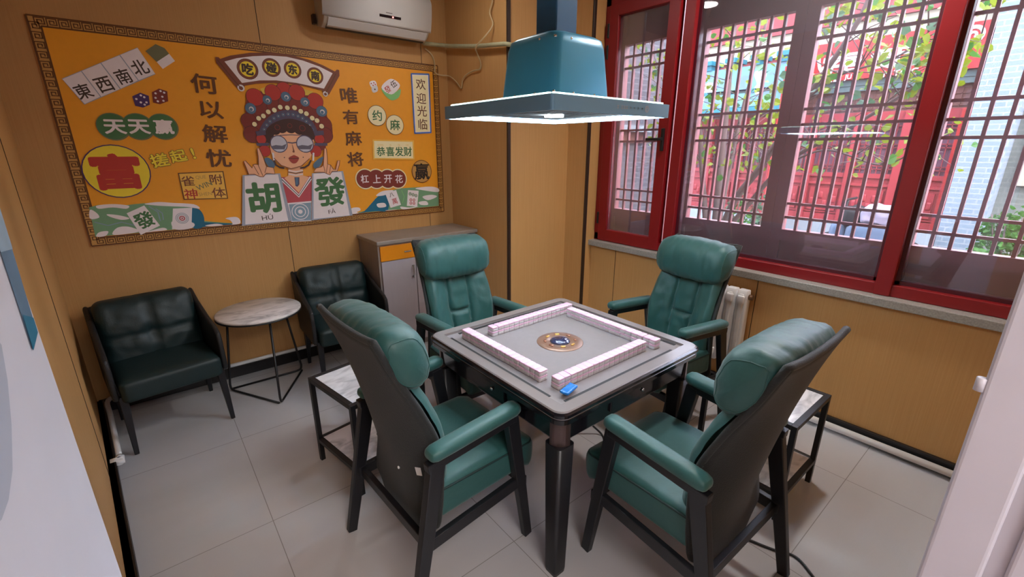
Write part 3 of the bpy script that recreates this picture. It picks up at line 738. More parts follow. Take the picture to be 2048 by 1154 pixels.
# ------------------------------------------------------------------ radiator
rd = thing('radiator', 'white sectional radiator under the window behind a recliner', 'radiator', (1.81, -2.38, 0))
for k in range(5):
    y = -2.475+k*.075
    b = MB().rbox((1.805, y, .49), (.032, .036, .275), .014, 8).rbox((1.77, y, .49), (.006, .014, .25), .005, 6).rbox((1.771, y, .70), (.012, .022, .03), .01, 6).rbox((1.771, y, .28), (.012, .022, .03), .01, 6)
    b.build('section', PIPE, rd, world=True)
b = MB().tube([(1.805, -2.51, .72), (1.805, -2.535, .72)], .018, 12).build('plug', mat('brass_plug', rgb(120, 92, 70), .4, .6), rd, world=True)
b = MB().tube([(1.805, -2.51, .26), (1.805, -2.535, .26), (1.80, -2.545, .1), (1.77, -2.545, .06), (1.765, -2.545, .0)], .011, 8); b.build('feed_pipe', PIPE, rd, world=True)
b = MB().bb(1.835, 1.856, -2.4, -2.36, .6, .64).bb(1.835, 1.856, -2.25, -2.21, .6, .64); b.build('bracket', PIPE, rd, world=True)

# ------------------------------------------------------------------ air conditioner, pipe, cable
ac = thing('air_conditioner', 'white wall mounted air conditioner above the mural', 'air conditioner', (.42, 0, 2.47))
prof = [(-.006, 2.495), (-.10, 2.470), (-.150, 2.490), (-.185, 2.525), (-.205, 2.58), (-.207, 2.68), (-.195, 2.745), (-.17, 2.765), (-.006, 2.765)]
ax0, ax1 = .0, .835
MB().prism(prof, ax0+.012, ax1-.012, axis=0).build('body', mat('cream_plastic', rgb(190, 180, 165), .4, var=.04), ac, bevel=.006, world=True)
b = MB()
def acf(u, v):   # front cover, slightly bowed
    z = 2.53+v*.232; y = -.190-.030*math.sin(min(1, v*1.05)*PI*.62)+.0*u
    if v > .85: y += (v-.85)*.13
    return (ax0+u*(ax1-ax0), y, z)
b.grid(acf, 2, 16); fr_ = b.build('front_panel', WHITE, ac, world=True, solid=.012)
MB().prism([(-.118, 2.474), (-.150, 2.479), (-.192, 2.524), (-.184, 2.529)], ax0+.04, ax1-.03, axis=0).build('louvre', WHITE, ac, bevel=.002, world=True)
b = MB().prism([(-.100, 2.467), (-.118, 2.472), (-.150, 2.486), (-.130, 2.49)], ax0+.04, ax1-.03, axis=0).build('outlet_slot', mat('dark_slot', rgb(60, 56, 52), .6), ac, world=True)
def acp(u, v): return acf((u-ax0)/(ax1-ax0), (v-2.53)/.232)
def acquad(xa, xb, za, zb, off=.0085):
    y = min(acp(xa, (za+zb)/2)[1], acp(xa, za)[1])-off
    ya, yb2 = acp(xa, za)[1]-off, acp(xa, zb)[1]-off
    return [(xa, ya, za), (xb, ya, za), (xb, yb2, zb), (xa, yb2, zb)]
dp = MB().add(acquad(.405, .575, 2.578, 2.595), [(0, 1, 2, 3)]).build('display', mat('black_display', rgb(26, 14, 20), .1), ac, world=True, recalc=False)
MB().add(acquad(.505, .515, 2.582, 2.591, .0095), [(0, 1, 2, 3)]).build('display_digit', mat('red_led', rgb(255, 60, 60), .5, emit=(1, .1, .08, 1), estr=3), dp, world=True, recalc=False)
MB().add(acquad(.455, .505, 2.607, 2.612), [(0, 1, 2, 3)]).build('maker_mark', mat('grey_print', rgb(120, 112, 108), .5), ac, world=True, recalc=False)
b = MB().add(acquad(.165, .245, 2.655, 2.75, .0088), [(0, 1, 2, 3)], 0).add(acquad(.168, .243, 2.651, 2.657, .0092), [(0, 1, 2, 3)], 1)
b.build('energy_sticker', [mat('faded_sticker', rgb(176, 170, 162), .5, var=.08), mat('navy_print', rgb(44, 56, 74), .5)], ac, world=True, recalc=False)
MB().bb(-.018, .002, -.05, -.006, 2.50, 2.56).build('bracket', STRIP, ac, world=True)
LAG = mat('yellowed_pipe_wrap', rgb(172, 168, 134), .7, var=.15, scale=30, bump=.3)
pp = catmull([(.838, -.06, 2.480), (.95, -.05, 2.485), (1.03, -.055, 2.488), (1.055, -.13, 2.475), (1.055, -.49, 2.42), (1.055, -.80, 2.386), (1.066, -.88, 2.375), (1.14, -.895, 2.365), (1.5, -.885, 2.33), (1.745, -.885, 2.31)], 6)
tag(MB().tube(pp, .016, 10).build('drain_pipe', LAG), 'yellowed wrapped pipe running from the air conditioner round the pier', 'pipe')
CABLE = mat('beige_cable', rgb(200, 178, 136), .5)
cp = [(.875, -.012, 2.452), (.90, -.012, 2.44), (.945, -.012, 2.403), (.964, -.01, 2.34), (.966, -.01, 2.277), (1.02, -.012, 2.262), (1.080, -.05, 2.255), (1.078, -.157, 2.202), (1.078, -.231, 2.144), (1.08, -.243, 2.16), (1.078, -.260, 2.20), (1.078, -.313, 2.235), (1.078, -.423, 2.256), (1.078, -.51, 2.257), (1.07, -.535, 2.30), (1.03, -.548, 2.359), (1.00, -.575, 2.396), (1.02, -.665, 2.454), (1.07, -.698, 2.532), (1.07, -.663, 2.62), (1.07, -.702, 2.70), (1.07, -.69, 2.85), (1.07, -.70, H)]
tag(MB().tube(catmull(cp, 5), .0055, 6).build('power_cable', CABLE), 'thin beige cable hanging in loops beside the air conditioner', 'cable')
BCAB = mat('black_rubber_cable', rgb(18, 18, 20), .5)
cp = [(TX+.30, TY+.12, .60), (.60, -2.16, .40), (.64, -2.17, .12), (.70, -2.24, .008), (.64, -2.34, .006), (.62, -2.6, .006), (.60, -2.9, .006), (.585, -3.06, .006), (.615, -3.17, .006), (.64, -3.245, .006), (.675, -3.32, .006), (.63, -3.40, .006), (.55, -3.5, .006), (.5, -3.62, .006)]
MB().tube(catmull(cp, 6), .006, 6).build('power_cord', BCAB, tab, world=True)
#<MURAL>
# ------------------------------------------------------------------ mural
MX0, MX1, MZ0, MZ1 = -1.4874, .9956, 1.0887, 2.3375
mural = thing('wall_mural', 'wide orange printed mural of mahjong motifs with a woman in an opera headdress', 'mural', ((MX0+MX1)/2, -.001, MZ0))
MC = {}
def mc(name, *c):
    if name not in MC: MC[name] = mat('print_'+name, rgb(*[min(250, k*1.15) for k in c]), .5, var=.04, scale=30)
    return MC[name]
mc('orange', 216, 146, 30); mc('brown', 92, 54, 22); mc('tan', 176, 132, 70); mc('white', 214, 206, 208); mc('ink', 60, 44, 36)
mc('russet', 112, 60, 40); mc('red', 168, 48, 38); mc('dark_red', 116, 44, 36); mc('yellow', 222, 194, 50); mc('green', 62, 104, 62)
mc('sea_green', 106, 146, 112); mc('teal', 86, 158, 158); mc('purple', 66, 40, 92); mc('skin', 216, 164, 128); mc('hair', 62, 38, 36)
mc('blue_grey', 134, 144, 186); mc('slate', 78, 70, 92); mc('lens', 178, 178, 190); mc('lens_dark', 92, 88, 104); mc('lips', 150, 56, 48)
mc('cream', 224, 208, 168); mc('rose', 172, 70, 78); mc('pale_blue', 176, 204, 210); mc('grey', 128, 132, 136); mc('black', 26, 22, 22)
mc('pale_orange', 226, 172, 74); mc('light_green', 118, 178, 110); mc('royal_blue', 52, 96, 170); mc('light_grey', 196, 192, 194); mc('olive', 104, 104, 76); mc('gold', 200, 168, 62)
MK = list(MC.keys()); MI = {k: i for i, k in enumerate(MK)}; MM = [MC[k] for k in MK]
def mp_(q):
    p = at(q[0], q[1], Y=0); return Vector((p.x, p.z))
def crop(x0, y0, s): return lambda x, y: mp_((x0+x/s, y0+y/s))
cA = crop(0, 0, 2.219); cB = crop(400, 80, 2.748); cC = crop(420, 90, 7.585); cD = crop(480, 330, 8.877); cE = crop(480, 180, 6.409); cF = crop(690, 130, 3.724)
class Print:
    """flat printed layers on the board; every later shape lies a hair above the earlier one"""
    lay = 0
    def __init__(s): s.b = MB()
    def y(s): Print.lay += 1; return -.0085-.00003*Print.lay
    def poly(s, pts, col, smooth=0):
        if smooth: pts = [Vector((p.x, p.y)) for p in catmull([Vector((q.x, q.y, 0)) for q in pts], smooth, True)]
        y = s.y(); s.b.add([(p.x, y, p.y) for p in pts], [tuple(range(len(pts)))], MI[col]); return s
    def disc(s, c, rx, col, rz=None, n=28, a=0):
        rz = rz or rx
        pts = []
        for k in range(n):
            t = 2*PI*k/n; x, z = rx*math.cos(t), rz*math.sin(t)
            pts.append(Vector((c.x+x*math.cos(a)-z*math.sin(a), c.y+x*math.sin(a)+z*math.cos(a))))
        return s.poly(pts, col)
    def line(s, pts, w, col, closed=False):
        y = s.y(); n = len(pts)
        L, R_ = [], []
        for i, p in enumerate(pts):
            a = pts[(i-1) % n] if closed or i else p; c = pts[(i+1) % n] if closed or i < n-1 else p
            d = (c-a); d = d.normalized() if d.length else Vector((1, 0)); t = Vector((-d.y, d.x))*w/2
            L.append(p+t); R_.append(p-t)
        vs = [(p.x, y, p.y) for p in L]+[(p.x, y, p.y) for p in R_]
        m = n if closed else n-1
        s.b.add(vs, [(i, (i+1) % n, n+(i+1) % n, n+i) for i in range(m)], MI[col]); return s
    def text(s, ch, c, h, col, rot=0, bold=.02, wx=1, sh=0):
        vs, fs = glyph_mesh(ch, bold); y = s.y(); a = math.radians(rot); ca, sa = math.cos(a), math.sin(a)
        out = []
        for x, z, k in vs:
            yk_ = y-.000004*k
            x = x*h*wx+z*h*sh; z = z*h; out.append((c.x+x*ca-z*sa, yk_, c.y+x*sa+z*ca))
        s.b.add(out, fs, MI[col]); return s
    def done(s, name): return s.b.build(name, MM, mural, world=True, recalc=False)
def hgt(f, x, y, d): return abs((f(x, y-d/2)-f(x, y+d/2)).y)
MB().bb(MX0, MX1, -.008, -.001, MZ0, MZ1).build('board', MC['orange'], mural, world=True)
# key pattern border
p = Print(); bw = .056
V2 = lambda x, z: Vector((x, z))
for x0, x1, z0, z1 in ((MX0, MX1, MZ1-bw, MZ1), (MX0, MX1, MZ0, MZ0+bw), (MX0, MX0+bw, MZ0+bw, MZ1-bw), (MX1-bw, MX1, MZ0+bw, MZ1-bw)):
    p.poly([V2(x0, z0), V2(x1, z0), V2(x1, z1), V2(x0, z1)], 'tan')
rect = lambda e: [V2(MX0+e, MZ0+e), V2(MX1-e, MZ0+e), V2(MX1-e, MZ1-e), V2(MX0+e, MZ1-e)]
for e in (.004, bw-.004):
    for i in range(4):
        q = rect(e); p.line([q[i], q[(i+1) % 4]], .008, 'brown')
sp = [(-.021, -.019), (-.021, .017), (.017, .017), (.017, -.012), (-.010, -.012), (-.010, .006), (.007, .006), (.007, -.003)]
yk = p.y()
def key(cx, cz, flip):
    pts = [V2(cx+x*flip, cz+z) for x, z in sp]
    for a, c in zip(pts, pts[1:]):
        w_ = .0026; x0, x1 = sorted((a.x, c.x)); z0, z1 = sorted((a.y, c.y))
        p.b.add([(x0-w_, yk, z0-w_), (x1+w_, yk, z0-w_), (x1+w_, yk, z1+w_), (x0-w_, yk, z1+w_)], [(0, 1, 2, 3)], MI['brown'])
nx = int((MX1-MX0-bw)/.0475); nz = int((MZ1-MZ0-bw)/.0475)
for i in range(nx):
    x = MX0+bw/2+(i+.5)*(MX1-MX0-bw)/nx; key(x, MZ1-bw/2, 1); key(x, MZ0+bw/2, -1)
for i in range(nz):
    z = MZ0+bw/2+(i+.5)*(MZ1-MZ0-bw)/nz; key(MX0+bw/2, z, 1); key(MX1-bw/2, z, -1)
p.done('key_pattern_border')
# waves at the foot
p = Print(); zb = MZ0+bw+.002
def dn(v): return Vector((v.x, max(v.y, zb)))
p.poly([dn(cA(*q)) for q in ((395, 920), (440, 908), (520, 915), (600, 905), (660, 900), (740, 900), (800, 906), (860, 915), (890, 940), (905, 980), (960, 985), (1064, 1004), (1064, 1060), (428, 1065))], 'sea_green')
p.poly([dn(cA(*q)) for q in ((850, 925), (885, 930), (905, 965), (900, 1010), (860, 1028), (845, 970))], 'teal', 4)
p.poly([dn(cA(*q)) for q in ((905, 985), (980, 990), (1064, 1004), (1064, 1030), (905, 1035))], 'teal')
for pts in (((430, 912), (500, 905), (570, 912), (560, 926), (500, 920), (440, 926)), ((475, 950), (530, 955), (575, 968), (540, 975), (490, 962)), ((640, 905), (700, 896), (770, 900), (860, 906), (885, 925), (830, 918), (760, 915), (700, 912)),
            ((400, 930), (430, 945), (440, 965), (400, 970)), ((520, 1010), (570, 1005), (620, 1025), (560, 1045), (500, 1040)), ((760, 985), (800, 975), (860, 990), (850, 1015), (780, 1020)), ((650, 1040), (720, 1010), (740, 1020), (690, 1045)),
            ((1000, 968), (1045, 962), (1064, 975), (1064, 1012), (1000, 1010), (1030, 995), (1022, 978)), ((910, 1000), (960, 992), (990, 1005), (940, 1015)), ((440, 1030), (480, 1025), (470, 1050), (430, 1055))):
    p.poly([dn(cA(*q)) for q in pts], 'white', 4)
for pts in (((420, 985), (480, 1000), (540, 985), (600, 1000)), ((690, 925), (720, 945), (725, 975)), ((660, 915), (700, 940), (712, 980))): p.line([cA(*q) for q in pts], .006, 'pale_blue')
p.done('wave_print'); p = Print()
p.poly([dn(cB(*q)) for q in ((835, 965), (900, 940), (955, 930), (958, 875), (1000, 835), (1100, 815), (1200, 808), (1308, 815), (1310, 920), (1100, 948), (845, 975))], 'sea_green')
p.poly([dn(cB(*q)) for q in ((955, 880), (990, 850), (1030, 850), (1030, 935), (960, 940), (860, 965), (900, 940))], 'teal', 3)
for pts in (((830, 925), (870, 920), (880, 935), (860, 945), (870, 965), (832, 968)), ((965, 855), (1000, 830), (1060, 825), (1030, 845), (1000, 855)), ((1180, 815), (1260, 805), (1306, 815), (1306, 835), (1240, 828)), ((1220, 860), (1270, 850), (1300, 860), (1250, 880)), ((970, 900), (1010, 895), (1020, 915), (980, 920)), ((1100, 915), (1150, 920), (1200, 912), (1160, 932), (1110, 935)), ((1200, 890), (1240, 885), (1250, 905), (1210, 905)), ((1020, 935), (1080, 930), (1060, 945), (1025, 950))):
    p.poly([dn(cB(*q)) for q in pts], 'white', 4)
p.line([cB(*q) for q in ((1105, 825), (1120, 860), (1110, 895))], .006, 'light_green')
p.done('wave_print')
# small tiles lying in the waves
p = Print()
p.poly([cA(*q) for q in ((562, 946), (640, 911), (710, 1000), (625, 1042))], 'white').text('發', cA(640, 975), hgt(cA, 640, 975, 66), 'green', 20, .03)
p.poly([cA(*q) for q in ((767, 925), (852, 921), (849, 1012), (763, 1017))], 'white')
c = cA(808, 968)
for r, k in ((.036, 'grey'), (.033, 'light_grey'), (.027, 'grey'), (.024, 'light_grey'), (.016, 'rose'), (.010, 'light_grey'), (.005, 'rose')): p.disc(c, r, k)
p.done('mahjong_tile_print'); p = Print()
p.poly([cB(*q) for q in ((1015, 842), (1075, 824), (1102, 905), (1045, 922))], 'white').text('八', cB(1050, 850), .035, 'ink', 12, .02).text('萬', cB(1068, 885), .05, 'rose', 12, .01)
p.poly([cB(*q) for q in ((1140, 824), (1199, 828), (1191, 916), (1134, 911))], 'white')
for dx in (-16, 0, 16):
    c = cB(1168+dx, 850+dx*.3); p.disc(c, .014, 'green').disc(c, .009, 'white').disc(c, .005, 'green')
for dx, dy in ((-8, 0), (9, 1), (-8, 18), (9, 19)):
    c = cB(1164+dx, 878+dy); p.disc(c, .013, 'rose').disc(c, .008, 'white').disc(c, .004, 'rose')
p.done('mahjong_tile_print')
# east west south north tiles
p = Print()
p.poly([cA(*q) for q in ((275, 350), (610, 212), (690, 330), (375, 465))], 'grey')
T_ = [((278, 352), (360, 318), (445, 430), (377, 462)), ((364, 316), (446, 282), (532, 396), (450, 430)), ((450, 280), (530, 247), (612, 358), (536, 394)), ((534, 245), (610, 214), (688, 328), (616, 357))]
for q4, ch, cc in zip(T_, '東西南北', ((370, 406), (463, 376), (547, 340), (620, 300))):
    p.poly([cA(*q) for q in q4], 'white').text(ch, cA(*cc), hgt(cA, *cc, 62), 'ink', 20, .015, .95)
p.poly([cA(*q) for q in ((645, 228), (690, 197), (730, 215), (750, 240), (695, 276))], 'olive').poly([cA(*q) for q in ((695, 276), (750, 240), (776, 272), (722, 307))], 'white')
p.done('wind_tile_print')
p = Print()
p.poly([cA(*q) for q in ((587, 428), (622, 412), (660, 426), (665, 465), (635, 478), (600, 470))], 'purple').poly([cA(*q) for q in ((674, 410), (705, 394), (742, 406), (746, 450), (710, 463), (680, 456))], 'dark_red')
for q in ((605, 440), (625, 424), (640, 432), (625, 455), (650, 455), (642, 465), (690, 415), (712, 405), (728, 412), (690, 435), (720, 430), (725, 448), (700, 450)): p.disc(cA(*q), .006, 'white', n=10)
p.done('dice_print'); p = Print()
p.poly([cB(*q) for q in ((928, 232), (958, 225), (968, 250), (940, 262))], 'white', 3).poly([cB(*q) for q in ((940, 262), (968, 250), (974, 280), (948, 290))], 'light_grey', 3)
for q in ((938, 240), (952, 236), (948, 250), (960, 245)): p.disc(cB(*q), .005, 'red', n=10)
p.disc(cB(958, 272), .006, 'ink', n=10)
p.done('dice_print')
p = Print()
p.poly([cB(*q) for q in ((995, 262), (1010, 300), (1050, 332), (1090, 315), (1098, 270), (1060, 290))], 'light_green', 4).poly([cB(*q) for q in ((994, 262), (1045, 214), (1096, 250), (1050, 300))], 'white', 5)
p.text('發', cB(1028, 272), .05, 'red', 35, .01).text('伍', cB(1060, 243), .05, 'ink', 35, .01)
p.done('mahjong_tile_print')
# brush lettering
p = Print()
for ch, cc, h in zip('何以解忧', ((905, 373), (937, 488), (953, 594), (970, 702)), (82, 74, 76, 76)): p.text(ch, cA(*cc), hgt(cA, *cc, h), 'brown', -2, .022, 1.25)
p.done('brush_lettering'); p = Print()
for ch, cc, h in zip('唯有麻将', ((816, 306), (826, 424), (840, 541), (851, 655)), (84, 76, 76, 76)): p.text(ch, cB(*cc), hgt(cB, *cc, h), 'brown', 2, .022, 1.2)
p.done('brush_lettering')
p = Print()
for x in (504, 615, 724): p.disc(cA(x, 563), .078, 'olive')
for x in (502, 613, 722): p.disc(cA(x, 562), .073, 'green', .072)
for ch, x in zip('天天赢', (510, 617, 727)): p.text(ch, cA(x, 563), hgt(cA, x, 563, 60), 'white', 0, .035, 1.15)
p.done('green_badge')
p = Print(); c = cA(521, 761)
p.disc(c, .160, 'purple', .157).disc(c, .154, 'yellow', .151).text('富', cA(520, 762), hgt(cA, 520, 762, 150), 'red', 0, .04, 1.2); p.done('fortune_badge')
p = Print()
for ch, cc, h in zip('搓起!', ((708, 711), (790, 692), (856, 681)), (56, 52, 46)):
    p.text(ch, cA(*cc), hgt(cA, *cc, h), 'ink', 10, .06, 1.15).text(ch, cA(*cc), hgt(cA, *cc, h), 'yellow', 10, .03, 1.15)
p.done('yellow_lettering')
p = Print()
q4 = [cA(*q) for q in ((789, 767), (990, 759), (1011, 881), (815, 886))]; p.poly(q4, 'brown')
q4 = [cA(*q) for q in ((794, 771), (986, 763), (1006, 878), (819, 882))]; p.poly(q4, 'pale_orange')
for ch, cc, col in (('雀', (832, 803), 'russet'), ('神', (846, 860), 'red'), ('附', (958, 796), 'russet'), ('体', (970, 854), 'russet')): p.text(ch, cA(*cc), hgt(cA, *cc, 44), col, 0, .012, 1.15)
p.text('QUE', cA(890, 787), hgt(cA, 890, 787, 17), 'tan', 3, 0, 1).text('WIN', cA(905, 823), hgt(cA, 905, 823, 22), 'olive', 22, .01, 1).text('SHEN', cA(910, 860), hgt(cA, 910, 860, 15), 'tan', 3, 0, 1)
p.done('ticket_print')
p = Print()
for q, ch in (((970, 416), '约'), ((1068, 467), '麻')):
    c = cB(*q); p.disc(c, .079, 'brown').disc(c, .075, 'cream').text(ch, c, hgt(cB, *q, 56), 'green', 0, .02, 1.05)
p.done('round_badge')
p = Print()
q4 = lambda e: [cB(1155+e, 184+e), cB(1256-e, 187+e), cB(1268-e, 511-e), cB(1174+e, 515-e)]
p.poly(q4(0), 'royal_blue').poly(q4(5), 'white').poly(q4(10), 'cream')
yk = p.y(); a, b_, c_, d_ = q4(2.5)
for s_, e_, n in ((a, b_, 12), (b_, c_, 36), (d_, c_, 12), (a, d_, 36)):
    for k in range(0, n):
        c = s_.lerp(e_, (k+.5)/n); r = .006; p.b.add([(c.x-r, yk, c.y-r), (c.x+r, yk, c.y-r), (c.x+r, yk, c.y+r), (c.x-r, yk, c.y+r)], [(0, 1, 2, 3)], MI['royal_blue'])
for ch, cc in zip('欢迎光临', ((1209, 244), (1212, 322), (1216, 391), (1221, 463))): p.text(ch, cB(*cc), hgt(cB, *cc, 58), 'brown', 0, .008, 1.05)
p.done('welcome_sign_print')
p = Print(); p.poly([cB(*q) for q in ((944, 547), (1172, 552), (1176, 657), (948, 656))], 'pale_orange').poly([cB(*q) for q in ((953, 555), (1164, 560), (1168, 650), (956, 648))], 'cream')
for ch, x in zip('恭喜发财', (991, 1042, 1091, 1138)): p.text(ch, cB(x, 613), hgt(cB, x, 613, 50), 'green', 0, .02, 1)
for t_, x in zip(('GONG', 'XI', 'FA', 'CAI'), (988, 1042, 1090, 1134)): p.text(t_, cB(x, 577), .012, 'gold', 0, 0, 1)
p.done('greeting_banner_print')
p = Print(); c = cB(1215, 722); p.disc(c, .098, 'brown').disc(c, .092, 'tan').text('赢', c, hgt(cB, 1215, 722, 86), 'black', 0, .02, 1.05); p.done('win_badge')
p = Print()
for x in (905, 966, 1028, 1084): p.disc(cB(x, 763), .083, 'cream')
for x in (905, 966, 1028, 1084): p.disc(cB(x, 763), .074, 'dark_red')
for ch, x in zip('杠上开花', (902, 968, 1030, 1090)): p.text(ch, cB(x, 763), hgt(cB, x, 763, 44), 'white', 0, .02, 1)
p.done('red_badge')
# scroll banner
p = Print()
p.poly([cC(*q) for q in ((75, 185), (125, 190), (150, 215), (300, 165), (600, 122), (900, 115), (1200, 150), (1500, 230), (1700, 310), (1885, 405), (1915, 375), (1950, 385), (1955, 470), (1800, 750), (1730, 780), (1700, 720), (1690, 690), (1450, 630), (1200, 590), (950, 578), (700, 590), (520, 620), (515, 690), (470, 700), (415, 665), (90, 275))], 'russet')
p.poly([cC(*q) for q in ((215, 255), (400, 205), (640, 175), (900, 165), (1150, 182), (1400, 240), (1650, 330), (1850, 432), (1720, 665), (1500, 620), (1300, 578), (1000, 540), (750, 540), (480, 580))], 'white')
p.disc(cC(465, 655), .021, 'light_grey').disc(cC(465, 658), .012, 'russet').disc(cC(1742, 745), .018, 'light_grey').disc(cC(1742, 748), .010, 'russet')
p.line([cC(*q) for q in ((110, 230), (300, 470), (450, 640))], .006, 'brown').line([cC(*q) for q in ((1900, 440), (1830, 580), (1750, 720))], .006, 'brown')
for (x, y), ch, r in (((565, 370), '吃', .064), ((925, 347), '碰', .059), ((1246, 377), '东', .058), ((1587, 472), '南', .057)):
    c = cC(x, y); p.disc(c, r, 'ink').disc(c, r*.97, 'russet').disc(c, r*.74, 'yellow').text(ch, c, r*1.02, 'ink', -4, .05, 1)
p.done('scroll_banner_print')
# portrait
p = Print()
p.poly([cD(*q) for q in ((720, 215), (1260, 195), (1260, 665), (820, 685))], 'rose')
p.poly([cD(*q) for q in ((775, 230), (845, 190), (850, 30), (1110, 30), (1112, 185), (1215, 215), (1035, 490))], 'skin')
p.line([cD(*q) for q in ((735, 235), (1035, 525), (1240, 210))], .011, 'white').line([cD(*q) for q in ((722, 262), (1035, 565), (1255, 245))], .010, 'white').line([cD(*q) for q in ((728, 250), (1035, 545), (1248, 228))], .006, 'ink')
for y in (95, 160): p.line([cD(*q) for q in ((850, y), (980, y+22), (1110, y))], .007, 'white')
p.line([cD(*q) for q in ((850, 125), (980, 148), (1110, 122))], .006, 'ink')
p.poly([cD(*q) for q in ((955, 215), (1045, 215), (1045, 340), (1010, 385), (975, 370))], 'slate').poly([cD(*q) for q in ((975, 225), (1020, 225), (1020, 330), (1000, 360), (985, 340))], 'blue_grey')
p.poly([cD(*q) for q in ((835, 672), (1258, 635), (1258, 990), (905, 1005))], 'white').poly([cD(*q) for q in ((858, 695), (1250, 665), (1250, 975), (918, 992))], 'pale_blue')
c = cD(1062, 825)
for r, k in ((.062, 'white'), (.056, 'pale_blue'), (.04, 'white'), (.034, 'pale_blue'), (.016, 'white')): p.disc(c, r, k)
# headdress
p.poly([cE(*q) for q in ((90, 110), (180, 20), (330, 20), (400, -40), (580, -70), (740, -30), (850, 40), (960, 70), (1040, 180), (1100, 280), (1110, 350), (1165, 430), (1175, 600), (1100, 670), (1080, 760), (960, 760), (940, 560), (600, 380), (350, 520), (340, 700), (370, 800), (280, 840), (250, 740), (190, 660), (70, 600), (40, 480), (20, 400), (60, 310), (65, 200))], 'dark_red', 3)
p.poly([cE(*q) for q in ((250, -10), (330, -40), (345, 60), (290, 50))], 'gold').poly([cE(*q) for q in ((810, -10), (930, 20), (880, 70), (810, 70))], 'gold')
U = .00268*1.0   # metres per unit of that close view, near enough over the figure
def dot(x, y, r, col): p.disc(cE(x, y), abs((cE(x+r, y)-cE(x-r, y)).x)/2, col, abs((cE(x, y-r)-cE(x, y+r)).y)/2)
for x, y, r, k in ((110, 400, 100, 'dark_red'), (150, 570, 105, 'dark_red'), (270, 260, 105, 'dark_red'), (1060, 450, 108, 'dark_red'), (1080, 580, 100, 'dark_red'), (450, 210, 110, 'dark_red'), (590, 180, 100, 'dark_red'), (740, 215, 112, 'dark_red'), (890, 285, 112, 'dark_red'), (185, 95, 108, 'red'), (560, 0, 95, 'red'), (415, 35, 100, 'red'), (722, 35, 100, 'red'), (955, 145, 100, 'red')):
    dot(x, y, r+5, 'hair'); dot(x, y, r, k)
for x, y, r in ((130, 238, 68), (342, 130, 56), (580, 88, 60), (825, 155, 56), (1038, 275, 66)): dot(x, y, r+4, 'slate'); dot(x, y, r, 'blue_grey'); dot(x+r*.15, y+r*.1, r*.45, 'light_grey'); dot(x+r*.1, y+r*.2, r*.3, 'blue_grey')
arc = lambda r0, a0, a1, n=18: [cE(610+r0*1.0*math.cos(math.radians(a0+(a1-a0)*k/n)), 640-r0*.98*math.sin(math.radians(a0+(a1-a0)*k/n))) for k in range(n+1)]
p.poly(arc(390, 18, 162)+arc(270, 162, 18), 'slate')
for k in range(13):
    a = math.radians(24+k*11); x, y = 610+335*math.cos(a), 640-328*math.sin(a); dot(x, y, 22, 'blue_grey'); dot(x, y, 13, 'slate'); dot(x, y, 6, 'light_grey')
for x, y in ((180, 440), (232, 365), (293, 335), (355, 282), (432, 260), (508, 222), (598, 230), (690, 230), (770, 275), (842, 305), (916, 362), (978, 393), (1036, 465)): dot(x, y, 34, 'hair'); dot(x, y, 30, 'cream')
# hair, face
p.poly([cE(*q) for q in ((325, 620), (335, 500), (450, 410), (610, 368), (770, 400), (900, 470), (945, 590), (935, 660), (640, 700), (350, 680))], 'hair', 3)
p.poly([cE(*q) for q in ((395, 610), (378, 740), (425, 870), (520, 965), (645, 1006), (775, 975), (880, 880), (930, 760), (930, 610), (820, 540), (640, 525), (500, 540))], 'skin', 4)
for x, y, r in ((370, 560, 58), (440, 505, 72), (525, 480, 74), (640, 480, 76), (750, 500, 74), (830, 540, 66), (900, 590, 52)): dot(x, y, r, 'hair')
for x, y, r in ((470, 480, 36), (630, 460, 30), (790, 490, 40)): dot(x, y, r, 'dark_red'); dot(x, y, r*.8, 'hair')
for sx in (0, 1):
    for x, y, r, k in ((265, 630, 62, 'red'), (312, 780, 70, 'red')): dot(x if not sx else 1275-x, y, r+4, 'hair'); dot(x if not sx else 1275-x, y, r, k)
    x = 260 if not sx else 1000; p.poly([cE(x-70, 530), cE(x+60, 520), cE(x+65, 575), cE(x-50, 590)], 'slate'); p.poly([cE(x-60, 680), cE(x+110, 680), cE(x+110, 715), cE(x-50, 715)], 'slate')
    for k in range(5): dot((415+k*3) if not sx else (932-k), 815+k*20, 13, 'white')
    x = 365 if not sx else 1000; p.poly([cE(x-60, 880), cE(x, 870), cE(x+70, 940), cE(x+60, 1000), cE(x-10, 980)] if not sx else [cE(x+60, 860), cE(x, 880), cE(x-70, 950), cE(x-50, 1005), cE(x+20, 970)], 'blue_grey', 3)
for x in (490, 824):
    dot(x, 692, 112, 'slate'); dot(x, 692, 100, 'lens')
    p.poly([cE(x-95, 720), cE(x-40, 705), cE(x+40, 715), cE(x+98, 690), cE(x+70, 765), cE(x, 790), cE(x-70, 765)], 'lens_dark'); p.poly([cE(x-70, 760), cE(x+70, 760), cE(x+20, 790), cE(x-20, 790)], 'lens')
p.line([cE(600, 672), cE(660, 680), cE(715, 672)], .008, 'slate').line([cE(500, 582), cE(640, 575), cE(800, 582)], .005, 'slate')
p.poly([cE(*q) for q in ((655, 690), (662, 700), (692, 790), (684, 805), (662, 795), (670, 770))], 'russet')
p.poly([cE(*q) for q in ((612, 872), (655, 845), (682, 833), (712, 845), (748, 870), (722, 925), (682, 942), (645, 925))], 'lips', 2).line([cE(618, 874), cE(680, 880), cE(744, 872)], .004, 'hair')
dot(560, 865, 7, 'hair'); dot(800, 862, 7, 'hair')
p.line([cE(*q) for q in ((425, 870), (520, 965), (645, 1008), (775, 975), (880, 880))], .005, 'russet')
for pts in (((425, 900), (450, 960), (500, 990), (560, 1000)), ((900, 900), (870, 960), (820, 990), (760, 1000))): p.line([cE(*q) for q in pts], .012, 'hair')
